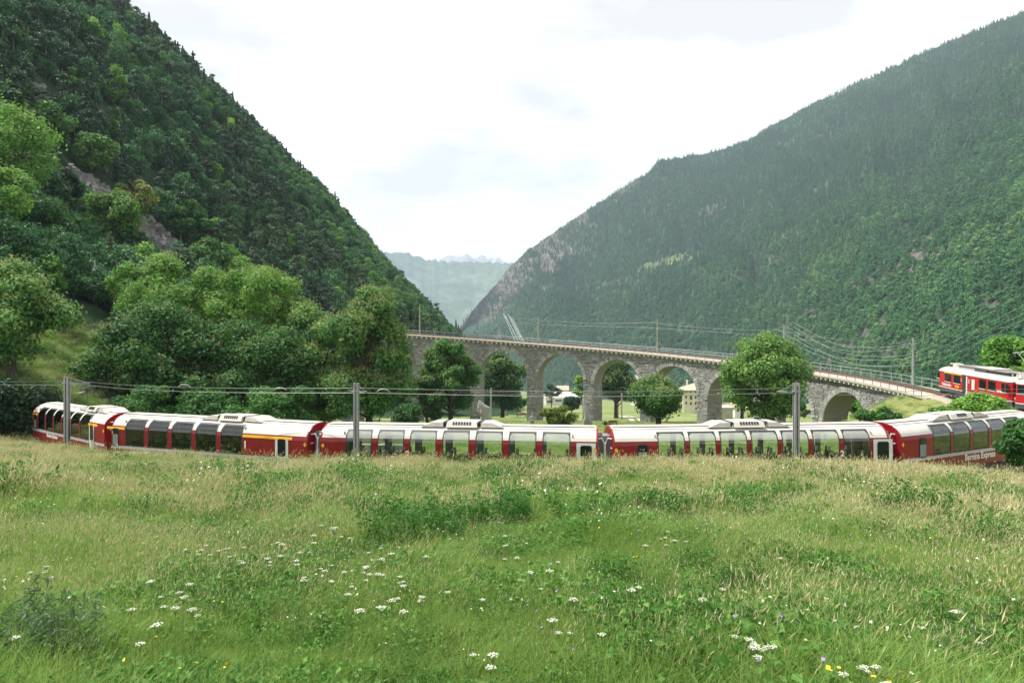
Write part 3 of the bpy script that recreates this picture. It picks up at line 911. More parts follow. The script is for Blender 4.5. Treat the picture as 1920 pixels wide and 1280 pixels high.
def coach(label, A, B, spec):
    """A, B: near side end points (x, y, rail z)"""
    A = Vector(A); B = Vector(B)
    d = (B - A); L = d.length
    ang = math.atan2(d.y, d.x); pitch = -math.asin(d.z / L)
    nrm = Vector((-math.sin(ang), math.cos(ang), 0))
    mid = (A + B) / 2 + nrm * HW
    root = thing('panorama_coach', label, 'train coach', mid, 0, 'red panorama coaches of the train')
    root.rotation_euler = (0, pitch, ang)
    h = L / 2
    def sx(u):       # distance along the side wall of a picture column
        r = (u - 960) / F_PX
        s = (r * A.y - A.x) / (d.x - r * d.y)
        return -h + s * L
    E = .42                      # half gap between coaches
    x0, x1 = -h + spec.get('gapl', E), h - spec.get('gapr', E)
    g = spec['glass']
    wins = spec['wins'](sx)      # list of (xc, w)
    red, white, lin = MB(), MB(), MB()
    for sgn in (-1, 1):
        shell(red, x0, x1, Z_LOW, sgn)
        edges = [x0]
        for xc, w in wins: edges += [xc - w / 2, xc + w / 2]
        edges.append(x1)
        for i in range(0, len(edges), 2):
            a, b = edges[i], edges[i + 1]
            shell(red, a, b, [z for z in Z_WIN if z <= ZB], sgn)
            shell(white, a, b, [z for z in Z_WIN if z >= ZB], sgn)
            shell(lin, a, b, [1.45, 2.2, 2.45, 2.9, 3.20], sgn, -.05)
        shell(white, x0, x1, Z_CAP, sgn)
        shell(lin, x0, x1, [.95, 1.45], sgn, -.05)
        shell(lin, x0, x1, [3.20, 3.30, 3.38], sgn, -.03)
    lin.add([(x0, -1.2, .955), (x1, -1.2, .955), (x1, 1.2, .955), (x0, 1.2, .955)], [(0, 1, 2, 3)])
    lin.add([(x0, -.7, 3.34), (x1, -.7, 3.34), (x1, .7, 3.34), (x0, .7, 3.34)], [(3, 2, 1, 0)])
    # partitions at the ends of the saloon
    for xp in (wins[0][0] - wins[0][1] / 2 - .12, wins[-1][0] + wins[-1][1] / 2 + .12):
        if x0 + .3 < xp < x1 - .3:
            lin.box(xp - .02, xp + .02, -1.2, -.42, .96, 3.1); lin.box(xp - .02, xp + .02, .42, 1.2, .96, 3.1)
    # end walls
    zs = Z_LOW + Z_WIN[1:] + Z_CAP[1:]
    for xe, s in ((x0, -1), (x1, 1)):
        pts = [(xe, -prof_y(z), z) for z in zs] + [(xe, prof_y(z), z) for z in reversed(zs)]
        red.add(pts, [list(range(len(pts)))[::s]])
        # red rim at the end
        for sg in (-1, 1):
            xa, xb = (xe - .004, xe + .10) if s < 0 else (xe - .10, xe + .004)
            shell(red, xa, xb, [z for z in zs if z >= ZB], sg, .006)
    red.build('body', M['red'], root, False)
    white.build('roof', M['white'], root, True)
    lin.build('interior', M['interior'], root)
    # roof top walkway dust
    rt = MB(); rt.add([(x0 + .15, -.45, 3.447), (x1 - .15, -.45, 3.447), (x1 - .15, 0, 3.458), (x0 + .15, 0, 3.458), (x1 - .15, .45, 3.447), (x0 + .15, .45, 3.447)], [(0, 1, 2, 3), (3, 2, 4, 5)])
    rt.build('roof_walkway', M['roofgrey'], root)
    # stripe
    for sgn in (-1, 1):
        s_ = MB(); shell(s_, x0 + .02, x1 - .02, [1.245, 1.43], sgn, .006); s_.build('stripe', M['silver'], root)
    for sgn in (-1, 1):
        for xc, w in wins:
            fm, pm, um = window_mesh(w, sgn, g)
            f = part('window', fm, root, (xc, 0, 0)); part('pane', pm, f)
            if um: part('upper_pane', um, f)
    for xc, w in wins:
        for dx, fl in ((-.42, 0), (.42, math.pi)):
            for yy in (-.85, .85):
                part('seat', SEAT, root, (xc + dx + (.1 if fl else -.1), yy, 0), (0, 0, fl))
    # doors
    for (a, b, win) in spec.get('doors', lambda s: [])(sx):
        w = b - a
        dm = MB(); M_ = Matrix.Translation(((a + b) / 2, 0, 0))
        shell(dm, a, b, [.62, 1.45, 2.0, 2.45, 2.66], -1, .012)
        dr = dm.build('door', M['doorgrey'], root)
        wm_ = MB(); pts = rrect(w * .60, 1.02, .12)
        wm_.prism([(p[0], p[1]) for p in pts], -HW - .030, -HW - .006)
        wo = wm_.build('window', M['black_glass'], dr); wo.location = ((a + b) / 2, 0, 2.02)
        sm = MB(); shell(sm, a - .03, a, [.62, 1.45, 2.45, 2.66], -1, .014); shell(sm, b, b + .03, [.62, 1.45, 2.45, 2.66], -1, .014)
        sm.build('seal', M['dark'], dr)
        st_ = MB(); st_.box(a + .1, b - .1, -HW - .16, -HW + .1, .42, .47); st_.build('step', M['steel'], root)
    for (a, b) in spec.get('smallwins', lambda s: [])(sx):
        w = b - a; pts = rrect(w, 1.18, .12); wm_ = MB(); wm_.prism(pts, -HW - .02, -HW - .004)
        o = wm_.build('window', M['dark'], root); o.location = ((a + b) / 2, 0, 1.98)
        pts = rrect(w - .12, 1.04, .09); wm_ = MB(); wm_.prism(pts, -HW - .028, -HW - .021); wm_.build('pane', M['black_glass'], o)
        pts = rrect(w - .14, .7, .03); wm_ = MB(); wm_.prism(pts, -HW - .033, -HW - .0285); oo = wm_.build('blind', M['bellows'], o); oo.location = (0, 0, -.16)
    for (a, b) in spec.get('yellow', lambda s: [])(sx):
        y_ = MB(); shell(y_, a, b, [2.50, 2.60, 2.66], -1, .018); y_.build('yellow_stripe', M['yellow'], root)
    for (body, xx, zz, size, bold) in spec.get('text', lambda s: [])(sx):
        me = text_mesh(body, size, M['lettering'], .003, bold)
        o = part('lettering', me, root, (xx, -(prof_y(zz) + .014), zz), (math.radians(90), 0, 0))
    # yellow diamonds at the ends
    for xe in (x0 + .16, x1 - .16):
        dmd = MB(); dmd.prism([(-.11, 0), (0, -.14), (.11, 0), (0, .14)], -HW - .022, -HW - .006); o = dmd.build('warning_diamond', M['yellow'], root); o.location = (xe, 0, 2.28)
    # gangways
    for xe, s in ((x0, -1), (x1, 1)):
        bw = MB()
        n = 5; dep = (spec.get('gapl', E) if s < 0 else spec.get('gapr', E)) - .02
        for i in range(n):
            a, b = sorted((xe + s * dep * i / n, xe + s * dep * (i + .8) / n)); q = .02 * (i % 2)
            bw.box(a, b, -.58 + q, .58 - q, .95, 2.98 - q)
        bw.box(min(xe, xe + s * dep), max(xe, xe + s * dep), -.5, .5, 1.0, 2.9)
        bw.build('gangway_bellows', M['bellows'], root)
        hs = MB(); yy = -.95
        hs.tube([(xe, yy, 2.85), (xe + s * .2, yy + .1, 2.88), (xe + s * .34, yy + .12, 2.6), (xe + s * .36, yy + .1, 2.2), (xe + s * .3, yy + .05, 1.4), (xe + s * .28, yy, .9)], .045, 6)
        hs.build('jumper_cable', M['doorgrey'], root)
        hl = MB(); hl.box(min(xe, xe + s * .05), max(xe, xe + s * .05), -1.02, -.78, 2.30, 2.36); hl.build('grab_handle', M['doorgrey'], root)
    # roof unit
    a, b = spec['ac'](sx)
    ac = MB(); zt = 3.63; yb, yt = .78, .70; w = b - a; sl_ = w * .14
    def slab(xa, xb, xa2, xb2, y_, y2, z0, z1, mi=0):
        ac.hexa([(xa, -y_, z0), (xb, -y_, z0), (xb, y_, z0), (xa, y_, z0), (xa2, -y2, z1), (xb2, -y2, z1), (xb2, y2, z1), (xa2, y2, z1)], mi)
    slab(b - w * .27, b, b - w * .27, b - sl_, yb, yt, 3.37, zt)
    ac.build('roof_unit', M['roofgrey'], root)
    ac = MB(); slab(a, a + w * .27, a + sl_, a + w * .27, yb, yt, 3.37, zt)
    acu = ac.build('roof_unit', M['roofgrey'], root)
    ac = MB(); slab(a + w * .31, b - w * .31, a + w * .32, b - w * .32, yb + .1, yt + .02, 3.37, zt + .03)
    mu = ac.build('cooling_box', M['white'], root)
    gr = MB()
    for i in range(7):
        xx = (a + b) / 2 - .48 + i * .16
        gr.hexa([(xx - .05, -.822, 3.50), (xx + .05, -.822, 3.50), (xx + .05, -.7, 3.50), (xx - .05, -.7, 3.50), (xx - .05, -.75, 3.67), (xx + .05, -.75, 3.67), (xx + .05, -.6, 3.67), (xx - .05, -.6, 3.67)])
    gr.build('grille', M['dark'], mu)
    ds = MB()
    for s in (-1, 1):
        xx = (a + b) / 2 + s * w * .215
        ds.tube([(xx - .1, -.6, 3.5), (xx, -.66, 3.64), (xx + .15, -.6, 3.56)], .07, 6); ds.box(xx - .12, xx + .12, -.5, .5, 3.4, 3.64)
    ds.build('air_duct', M['dark'], acu)
    # underframe
    uf = MB(); uf.box(x0 + .3, x1 - .3, -1.15, 1.15, .5, .94); uf.box(-2.2, 2.2, -1.1, 1.1, .3, .52); uf.build('underframe', M['under'], root)
    for xx in (x0 + 2.6, x1 - 2.6): bogie_parts(root, xx)
    return root

def even(us, ue, n, share):
    """n equal windows between two picture columns"""
    def f(sx):
        a, b = sx(us), sx(ue); p = (b - a) / (n - 1 + share)
        return [(a + p * (i + share / 2), p * share) for i in range(n)]
    return f
coach('panorama coach at the far left end of the train, beside the dark tree', JN[0], JN[1], dict(
    glass='dark_glass', wins=even(72, 166.5, 6, .86), doors=lambda s: [(s(167.5), s(177.0), 1)], smallwins=lambda s: [(s(64.3), s(69.5))],
    yellow=lambda s: [(s(61.5), s(70.5)), (s(166), s(183))], ac=lambda s: (s(133), s(181)), gapl=.1,
    text=lambda s: [('Bernina Express', s(88), .98, .40, .012)]))
coach('panorama coach with a yellow stripe and a large figure 1 by its door', JN[1], JN[2], dict(
    glass='dark_glass', wins=even(235, 454, 5, .845), doors=lambda s: [(s(516), s(540.5), 1)], smallwins=lambda s: [(s(211), s(223))],
    yellow=lambda s: [(s(201), s(234)), (s(455), s(548))], ac=lambda s: (s(365), s(478)),
    text=lambda s: [('1', s(456), 1.85, .62, .02)]))
coach('panorama coach in the middle of the train, in front of the statues', JN[2], JN[3], dict(
    glass='clear_glass', wins=even(648, 1069.5, 7, .82), doors=lambda s: [(s(1081), s(1117), 1)],
    ac=lambda s: (s(785), s(941)), text=lambda s: [('2', s(760.5), 1.74, .46, .018)]))
coach('panorama coach below the large tree, right of the middle coach', JN[3], JN[4], dict(
    glass='clear_glass', wins=even(1234, 1632, 7, .87), doors=lambda s: [(s(1638), s(1674), 1)], smallwins=lambda s: [(s(1195), s(1216))],
    ac=lambda s: (s(1336), s(1490)), text=lambda s: [('2', s(1576), 1.74, .46, .018)]))
coach('panorama coach at the right end, lettered in white above the grass', JN[4], JN[5], dict(
    glass='dark_glass', wins=even(1750, 1918, 5, .86), smallwins=lambda s: [(s(1723), s(1737))],
    ac=lambda s: (s(1765), s(1872)), gapr=.1, text=lambda s: [('Bernina Express', s(1809), .86, .56, .012)]))

# ------------------------------------------------------------------ red motor coaches on the upper track
def railcar(label, A, B, detail):
    A = Vector(A); B = Vector(B); d = B - A; L = d.length
    ang = math.atan2(d.y, d.x); pitch = -math.asin(d.z / L)
    nrm = Vector((-math.sin(ang), math.cos(ang), 0)); mid = (A + B) / 2 + nrm * HW
    root = thing('railcar', label, 'railcar', mid, 0, 'red electric railcars on the upper track')
    root.rotation_euler = (0, pitch, ang); h = L / 2
    def sx(u):
        r = (u - 960) / F_PX; return -h + L * (r * A.y - A.x) / (d.x - r * d.y)
    fx = (lambda u: sx(u)) if detail else (lambda u: -h + L * (u - 1754) / 139.0)
    x0, x1 = -h + .15, h - .15
    zb, zg = 1.10, 2.80
    nose = .35                      # slanted cab fronts
    outline = [(x0, -HW + .28), (x0 + nose, -HW), (x1 - nose, -HW), (x1, -HW + .28), (x1, HW - .28), (x1 - nose, HW), (x0 + nose, HW), (x0, HW - .28)]
    def ring(z, ins=0): return [(x + (ins if x < 0 else -ins), y * (1 - ins / HW), z) for x, y in outline]
    def loft(m, rings):
        n = 8
        for a, b in zip(rings[:-1], rings[1:]):
            for i in range(n):
                k = (i + 1) % n; m.add([a[i], a[k], b[k], b[i]], [(0, 1, 2, 3)])
    door = (fx(1804), fx(1813)) if detail else None
    m = MB(); loft(m, [ring(zb), ring(zg)]); m.add(ring(zb), [list(range(8))[::-1]])
    m.build('body', M['red2'], root)
    m = MB(); loft(m, [ring(.62), ring(zb - .07)]); m.add(ring(.62), [list(range(8))[::-1]]); m.build('skirt', M['under'], root)
    m = MB(); loft(m, [ring(zb - .07, -.01), ring(zb, -.012)]); m.build('stripe', M['lettering'], root)
    m = MB(); loft(m, [ring(zg, -.03), ring(zg + .06, -.03), ring(zg + .22, .08), ring(zg + .38, .26), ring(zg + .46, .5)]); m.add(ring(zg + .46, .5), [list(range(8))]); m.add(ring(zg, -.03), [list(range(8))[::-1]])
    m.build('roof', M['white'], root, False)
    def win(u0, u1, z0, z1, white_sill=True):
        a, b = fx(u0), fx(u1); w, hh = b - a, z1 - z0
        mm = MB(); mm.prism(rrect(w + .08, hh + .08, .06), -HW - .012, -HW - .003); o = mm.build('window', M['dark'], root); o.location = ((a + b) / 2, 0, (z0 + z1) / 2)
        mm = MB(); mm.prism(rrect(w, hh, .05), -HW - .019, -HW - .013); mm.build('pane', M['black_glass'], o)
        if white_sill:
            mm = MB(); mm.box(-w / 2 - .05, w / 2 + .05, -HW - .035, -HW - .004, -hh / 2 - .09, -hh / 2 - .045); mm.build('sill', M['lettering'], o)
    win(1757.5, 1761.7, 1.98, 2.68)
    win(1771.3, 1783, 1.78, 2.62); win(1788, 1800, 1.78, 2.62)
    win(1835.5, 1848, 1.78, 2.62); win(1852.5, 1866, 1.78, 2.62)
    win(1877.5, 1883, 1.85, 2.62); win(1885.2, 1890, 1.85, 2.62)
    # open doorway: a dark sheet on the side stands for its shaded inside
    a, b = fx(1804), fx(1813.5)
    mm = MB(); mm.box(a, b, -HW - .012, -HW - .003, .70, zg - .03); dr = mm.build('door', M['dark'], root)
    mm = MB(); mm.box(b - .28, b, -HW - .03, -HW - .013, .66, zg - .1); mm.build('door_leaf', M['doorgrey'], dr)
    mm = MB(); mm.box(a, b, -HW - .35, -HW, .44, .5); mm.build('step', M['steel'], root)
    a, b = fx(1821.5), fx(1827); mm = MB(); mm.prism(rrect(b - a, 1.05, .05), -HW - .02, -HW - .003); o = mm.build('panel', M['doorgrey'], root); o.location = ((a + b) / 2, 0, 1.95)
    a, b = fx(1770), fx(1802.5); mm = MB(); mm.box(a, b, -HW - .02, -HW - .003, zg - .13, zg - .02); mm.build('yellow_stripe', M['yellow'], root)
    a, b = fx(1791), fx(1797.5); mm = MB(); mm.box(a, b, -HW - .02, -HW - .003, 1.28, 1.52); pl = mm.build('number_plate', M['yellow'], root)
    part('lettering', text_mesh('56', .24, M['black'], .002, .006), pl, (a + .25, -HW - .024, 1.31), (math.radians(90), 0, 0))
    part('lettering', text_mesh('Rhätische Bahn', .40, M['lettering'], .002, .012, .15), root, (fx(1766), -HW - .014, 1.27), (math.radians(90), 0, 0))
    part('lettering', text_mesh('1', .5, M['lettering'], .002, .014), root, (fx(1801), -HW - .014, 2.05), (math.radians(90), 0, 0))
    part('lettering', text_mesh('2', .5, M['lettering'], .002, .014), root, (fx(1815.3), -HW - .014, 2.05), (math.radians(90), 0, 0))
    part('lettering', text_mesh('bernina', .34, M['lettering'], .002, .012), root, (fx(1868.5), -HW - .014, 1.72), (math.radians(90), 0, 0))
    # cab front
    for s, xe in ((-1, x0), (1, x1)):
        for yy in (-.62, .0, .62):
            mm = MB(); a, b = sorted((xe + s * .004, xe + s * .02)); mm.box(a, b, yy - .27, yy + .27, 1.95, 2.65); mm.build('front_window', M['black_glass'], root)
        for yy in (-.75, .75):
            mm = MB(); mm.tube([(xe, yy, 1.3), (xe + s * .09, yy, 1.3)], .12, 12); mm.build('headlight', M['lettering'], root)
        mm = MB(); mm.box(min(xe, xe + s * .35), max(xe, xe + s * .35), -.13, .13, .62, .85); mm.build('coupler', M['under'], root)
        mm = MB(); mm.hexa([(xe + s * .05, -1.1, .2), (xe - s * .2, -1.1, .2), (xe - s * .2, 1.1, .2), (xe + s * .05, 1.1, .2), (xe + s * .1, -1.1, .62), (xe - s * .2, -1.1, .62), (xe - s * .2, 1.1, .62), (xe + s * .1, 1.1, .62)]); mm.build('snow_plough', M['under'], root)
    # roof equipment
    zr = zg + .46
    def rb(name, u0, u1, y0, y1, z0, z1, mat, ins=.0):
        a, b = fx(u0), fx(u1); mm = MB()
        mm.hexa([(a, y0, z0), (b, y0, z0), (b, y1, z0), (a, y1, z0), (a + ins, y0 + ins * .3, z1), (b - ins, y0 + ins * .3, z1), (b - ins, y1 - ins * .3, z1), (a + ins, y1 - ins * .3, z1)]); return mm.build(name, mat, root)
    rb('horn_box', 1762, 1776, -.5, .5, zr, zr + .45, M['roofgrey'], .3)
    rb('horn_grille', 1763.5, 1770, -.52, -.44, zr + .1, zr + .34, M['dark'])
    rb('resistor_panel', 1785, 1826, -.85, .85, zr + .34, zr + .42, M['resistor'])
    rb('resistor_frame', 1786, 1825, -.78, .78, zr, zr + .335, M['silver'], .05)
    rb('roof_cabinet', 1816, 1852, -.8, .8, zr + .40, zr + .50, M['white'])
    rb('cabinet_side', 1817, 1839, -.86, .5, zr, zr + .40, M['under'])
    rb('resistor_panel', 1840, 1880, -.9, .85, zr + .30, zr + .38, M['resistor'])
    rb('resistor_frame', 1842, 1879, -.8, .78, zr, zr + .295, M['under'], .05)
    rb('rear_box', 1884, 1891, -.5, .5, zr - .1, zr + .45, M['roofgrey'], .2)
    mm = MB(); a, b = fx(1770), fx(1890); mm.tube([(a, -1.0, zg + .50), (b, -1.0, zg + .50)], .025, 5)
    for q in np.linspace(a, b, 20): mm.tube([(q, -1.0, zg + .34), (q, -1.0, zg + .5)], .02, 4)
    mm.build('roof_rail', M['silver'], root)
    # insulators + pantograph
    xp = fx(1886); zp = zr + .35
    ins = MB()
    for yy in (-.5, .5):
        for dx in (-.7, .7): ins.tube([(xp + dx, yy, zr - .05), (xp + dx, yy, zp)], [.08, .06], 8)
    ins.build('insulator', M['lettering'], root)
    pn = MB()
    for yy in (-.45, .45):
        pn.tube([(xp + .7, yy, zp), (xp - .7, yy, zp)], .03, 5)
        pn.tube([(xp + .6, yy, zp), (xp + 1.6, yy * .8, zp + .95)], .03, 5)
        pn.tube([(xp + 1.6, yy * .8, zp + .95), (xp - .1, yy * .9, zp + 1.95)], .022, 5)
    pn.tube([(xp + 1.6, -.36, zp + .95), (xp + 1.6, .36, zp + .95)], .02, 5)
    for dx in (-.2, .1):
        pn.tube([(xp + dx, -.75, zp + 1.85), (xp + dx, -.5, zp + 1.97), (xp + dx, .5, zp + 1.97), (xp + dx, .75, zp + 1.85)], .03, 5)
    pn.build('pantograph', M['steel'], root)
    uf = MB(); uf.box(x0 + .6, x1 - .6, -1.0, 1.0, .4, .64); uf.build('underframe', M['under'], root)
    for xx in (x0 + 2.9, x1 - 2.9): bogie_parts(root, xx, .38, .45)
    return root
railcar('red railcar with open side door leaving the viaduct at right', MOT1[0], MOT1[1], True)
railcar('second red railcar coupled behind the first, cut by the right edge', MOT2[0], MOT2[1], False)

# track under railcars and ballast bank
bm_ = MB()
line = [(float(arc(p, RN + 2.1)[0]), float(arc(p, RN + 2.1)[1]), float(deck_z(p)) + .15) for p in (1.72, 1.735)]
def cl(m): 
    a, b = Vector(m[0]), Vector(m[1]); d = (b - a).normalized(); n = Vector((-d.y, d.x, 0)) * HW
    return [tuple(a + n), tuple(b + n)]
c1, c2 = cl(MOT1), cl(MOT2)
line += [(p[0], p[1], p[2] - .22) for p in c1] + [(p[0], p[1], p[2] - .22) for p in c2]
def sweep(m, pts, half, z0, z1, wb):
    P = [Vector(p) for p in pts]
    sec = []
    for i, p in enumerate(P):
        d = (P[min(i + 1, len(P) - 1)] - P[max(0, i - 1)]); d.z = 0; d.normalize(); n = Vector((-d.y, d.x, 0))
        sec.append([p + n * wb + Vector((0, 0, z0)), p + n * half + Vector((0, 0, z1)), p - n * half + Vector((0, 0, z1)), p - n * wb + Vector((0, 0, z0))])
    for A, B in zip(sec[:-1], sec[1:]):
        for i in range(4): k = (i + 1) % 4; m.add([A[i], B[i], B[k], A[k]], [(0, 1, 2, 3)])
def dens(pts, st=1.5):
    out = []
    for a, b in zip(pts[:-1], pts[1:]):
        a = Vector(a); b = Vector(b); n = max(1, int((b - a).length / st))
        out += [a.lerp(b, i / n) for i in range(n)]
    return out + [Vector(pts[-1])]
sweep(bm_, dens(line), 1.5, -.9, 0, 2.9)
bo = bm_.build('ballast_bed', M['ballast']); bo['kind'] = 'structure'
rl = MB()
for off in (-.52, .52):
    P = dens(line, 2.5); pts = []
    for i, p in enumerate(P):
        d = (P[min(i + 1, len(P) - 1)] - P[max(0, i - 1)]); d.z = 0; d.normalize(); pts.append(p + Vector((-d.y, d.x, 0)) * off + Vector((0, 0, .14)))
    rl.tube(pts, .06, 4)
tag(rl.build('railway_rails', M['rail']), 'pair of rails under the red railcars on the embankment', 'rails')
# lower track bed
low_line = []
for j, (x, y, zr) in enumerate(JN):
    k0, k1 = JN[max(0, j - 1)], JN[min(len(JN) - 1, j + 1)]
    d = Vector((k1[0] - k0[0], k1[1] - k0[1], 0)).normalized(); n = Vector((-d.y, d.x, 0)) * HW
    low_line.append((x + n.x, y + n.y, zr - .16))
low_line = [(low_line[0][0] - 14, low_line[0][1] + 13, low_line[0][2] - .3)] + low_line + [(low_line[-1][0] + 12, low_line[-1][1] + 9, low_line[-1][2])]
bm2 = MB(); sweep(bm2, dens(low_line), 1.5, -.9, 0, 2.6)
bm2.build('track_bed', M['ballast'])['kind'] = 'structure'
rl = MB()
for off in (-.52, .52):
    P = dens(low_line, 2.5); pts = []
    for i, p in enumerate(P):
        d = (P[min(i + 1, len(P) - 1)] - P[max(0, i - 1)]); d.z = 0; d.normalize(); pts.append(p + Vector((-d.y, d.x, 0)) * off + Vector((0, 0, .12)))
    rl.tube(pts, .05, 4)
tag(rl.build('railway_rails', M['rail']), 'pair of rails under the panorama coaches of the lower train', 'rails')

# ------------------------------------------------------------------ masts beside the lower track
def hmast(u, vtop, Y, label, w=.27, thin=False):
    x = at(u, Y); zb = float(G(x, Y)) - .2; zt = (640 - vtop) / F_PX * Y
    o = thing('catenary_mast', label, 'mast', (x, Y, zb), 0, 'overhead line masts beside the lower track')
    h = zt - zb; m = MB(); q = w / 2; tk = w * .16
    m.box(-q, -q + tk * 2.1, -q, q, 0, h); m.box(q - tk * 2.1, q, -q, q, 0, h); m.box(-q, q, -tk, tk, 0, h - .02)
    m.build('pole', M['steel'], o)
    if not thin:
        m = MB(); m.box(-q - .1, q + .06, -q - .04, q + .04, h - .46, h - .40); m.build('clamp', M['steel'], o)
        m = MB(); m.tube([(-q - .1, 0, h - .43), (-q - .32, .1, h - .43)], .055, 6); m.build('insulator', M['dark'], o)
        m = MB(); m.tube([(0, q, h - .5), (0, 2.6, h - .62)], .03, 5); m.tube([(0, q, h - .05), (0, 2.2, h - .58)], .018, 4); m.build('bracket_arm', M['steel'], o)
        m = MB(); m.box(-q - .05, q + .05, -q - .05, q + .05, 0, .35); m.build('foundation', M['corbel'], o)
    return (x, Y, zt)
ma = hmast(125.5, 706, 47.6, 'grey steel mast in front of the leftmost coach', .30)
mb_ = hmast(668, 718, 36.6, 'grey steel mast between the coach marked 1 and the middle coach', .27)
mc = hmast(1493, 718, 36.0, 'grey steel mast in front of the coach below the large tree', .27)
hmast(92, 706, 82, 'slim dark mast standing behind the roof of the leftmost coach', .26, True)
wire_pts = [(-60, 62, -3.4), (ma[0], ma[1] + 1.2, ma[2] - .38), (mb_[0], mb_[1] + 1.6, mb_[2] - .38), (mc[0], mc[1] + 1.6, mc[2] - .38), (36, 43, -2.9), (52, 56, -2.9)]
cw = MB()
for dz, sag, off in ((0, .12, 0.0), (-.30, .10, .5)):
    pts = []
    for a, b in zip(wire_pts[:-1], wire_pts[1:]):
        for i in range(12):
            f = i / 12
            x = a[0] + (b[0] - a[0]) * f; y = a[1] + (b[1] - a[1]) * f + off
            yc = float(trk_y(x)) - 1.1
            bow = min(0.0, yc - y) * math.sin(math.pi * f) if a[0] > -40 else 0
            pts.append((x, y + bow * .7, a[2] + (b[2] - a[2]) * f + dz - sag * 4 * f * (1 - f)))
    cw.tube(pts, .015 if dz else .011, 5)
tag(cw.build('overhead_wire', M['wire']), 'pair of overhead wires strung between the masts above the coaches', 'wire')
for (u, Y, v) in ((345, 42.3, 722), (525, 39.8, 728), (718, 37.8, 731)):
    x = at(u, Y); zz = (640 - v) / F_PX * Y
    m = MB(); m.tube([(-.34, 0, -.10), (-.22, 0, .02), (0, 0, .05), (.22, 0, .02), (.38, 0, -.11)], .014, 5)
    o = m.build('wire_clamp', M['wire_bright']); o.location = (x, Y, zz)
    tag(o, {345: 'small bowed clamp on the overhead wires above the left coaches', 525: 'small bowed clamp on the wires above the figure 1 coach', 718: 'small bowed clamp on the wires right of the middle mast'}[u], 'wire clamp')
# hillside masts
for (u, vb, vt, lab) in ((177, 567, 488, 'pale pole on the wooded terrace above the left chestnut trees'), (562, 580, 545, 'short pale pole showing above the chestnut crowns')):
    x, y, zz = hit(u, vb, 60)
    m = MB(); h = (640 - vt) / F_PX * y - zz
    m.tube([(0, 0, -.3), (0, 0, h)], [.2, .14], 7); o = m.build('hillside_pole', M['steel']); o.location = (x, y, zz); tag(o, lab, 'pole')

# poles inside the loop, by the viaduct
for (u, vb, vt, Y, lean, lab) in ((920.5, 788, 727, 128, 0, 'straight grey pole in the field left of the wide pier'), (948.5, 772, 722, 200, 0, 'dark wooden pole with crossarm beside its leaning strut'),
                            (1158.5, 778, 735, 185, 0, 'brown pole by the track path, left of the pair'), (1165.5, 785, 737, 165, 0, 'darker pole by the track path, right of the pair')):
    x = at(u, Y); zb = float(G(x, Y)); zt = (640 - vt) / F_PX * Y
    o = thing('field_pole', lab, 'pole', (x, Y, zb))
    m = MB(); m.tube([(0, 0, -.3), (0, 0, zt - zb)], .19 if Y > 150 else .16, 7); m.build('shaft', M['wood_pole'] if Y > 130 else M['steel'], o)
    if u == 948.5:
        m = MB(); m.tube([(2.0, 0, zt - zb - 1.2), (4.6, 0, -.2)], .13, 6); m.tube([(.1, 0, zt - zb - 1.6), (2.0, 0, zt - zb - 1.2)], .09, 5); m.build('strut', M['wood_pole'], o)
        m = MB()
        for dz in (.9, 2.0): m.tube([(0, 0, zt - zb - dz - .5), (2.6, 0, zt - zb - dz)], .06, 5)
        m.build('crossarm', M['steel'], o)
# wires across the field
fw = MB()
for v0 in (731, 735.5, 738):
    fw.tube([(at(u, 140 if u < 1200 else 135) * 1.0, 140 if u < 1200 else 135, (640 - v0 - (2 if u in (870, 1060) else 0)) / F_PX * 140) for u in (760, 830, 900, 980, 1060, 1140)][:1] +
            [(at(760 + 60 * i, 129 - .6 * i), 129 - .6 * i, (640 - v0) / F_PX * 129 - .35 * math.sin(math.pi * (i % 4) / 4)) for i in range(10)], .014, 4)
tag(fw.build('field_wire', M['wire']), 'thin wires crossing the field in front of the viaduct piers', 'wire')

# high voltage line over the right valley side
pyl = thing('pylon', 'tall slender lattice mast behind the large tree by the viaduct', 'pylon', (at(1476, 170), 170, float(G(at(1476, 170), 170))))
zt = (640 - 588) / F_PX * 170 - pyl.location.z
m = MB()
for s in (-1, 1):
    for s2 in (-1, 1): m.tube([(s * .8, s2 * .8, 0), (s * .15, s2 * .15, zt)], .022, 4)
for i in range(16):
    f0, f1 = i / 16, (i + 1) / 16; w0 = .8 - .65 * f0; w1 = .8 - .65 * f1; s = 1 if i % 2 else -1
    m.tube([(s * w0, -w0, zt * f0), (-s * w1, -w1, zt * f1)], .014, 4); m.tube([(-w0, s * w0, zt * f0), (-w1, -s * w1, zt * f1)], .014, 4)
m.build('lattice_tower', M['steel'], pyl)
m = MB()
for dz in (.6, 2.6, 4.6): m.tube([(-1.5, 0, zt - dz), (1.5, 0, zt - dz)], .025, 4)
m.build('crossarm', M['steel'], pyl)
hw = [((1484, 602, 170), (1560, 642, 148), (1625, 651, 130), (1720, 638, 110), (1912, 524, 82)),
      ((1466, 608, 170), (1540, 645, 148), (1612, 659, 130), (1720, 643, 110), (1892, 551, 82)),
      ((1487, 612, 170), (1560, 655, 148), (1640, 668, 130), (1730, 656, 108), (1913, 552, 80)),
      ((1466, 622, 170), (1530, 656, 148), (1600, 673, 130), (1720, 667, 108), (1910, 577, 80)),
      ((1488, 626, 170), (1560, 668, 148), (1640, 686, 130), (1740, 670, 108), (1925, 585, 80)),
      ((1468, 634, 170), (1530, 664, 148), (1600, 684, 130), (1740, 680, 108), (1925, 597, 80))]
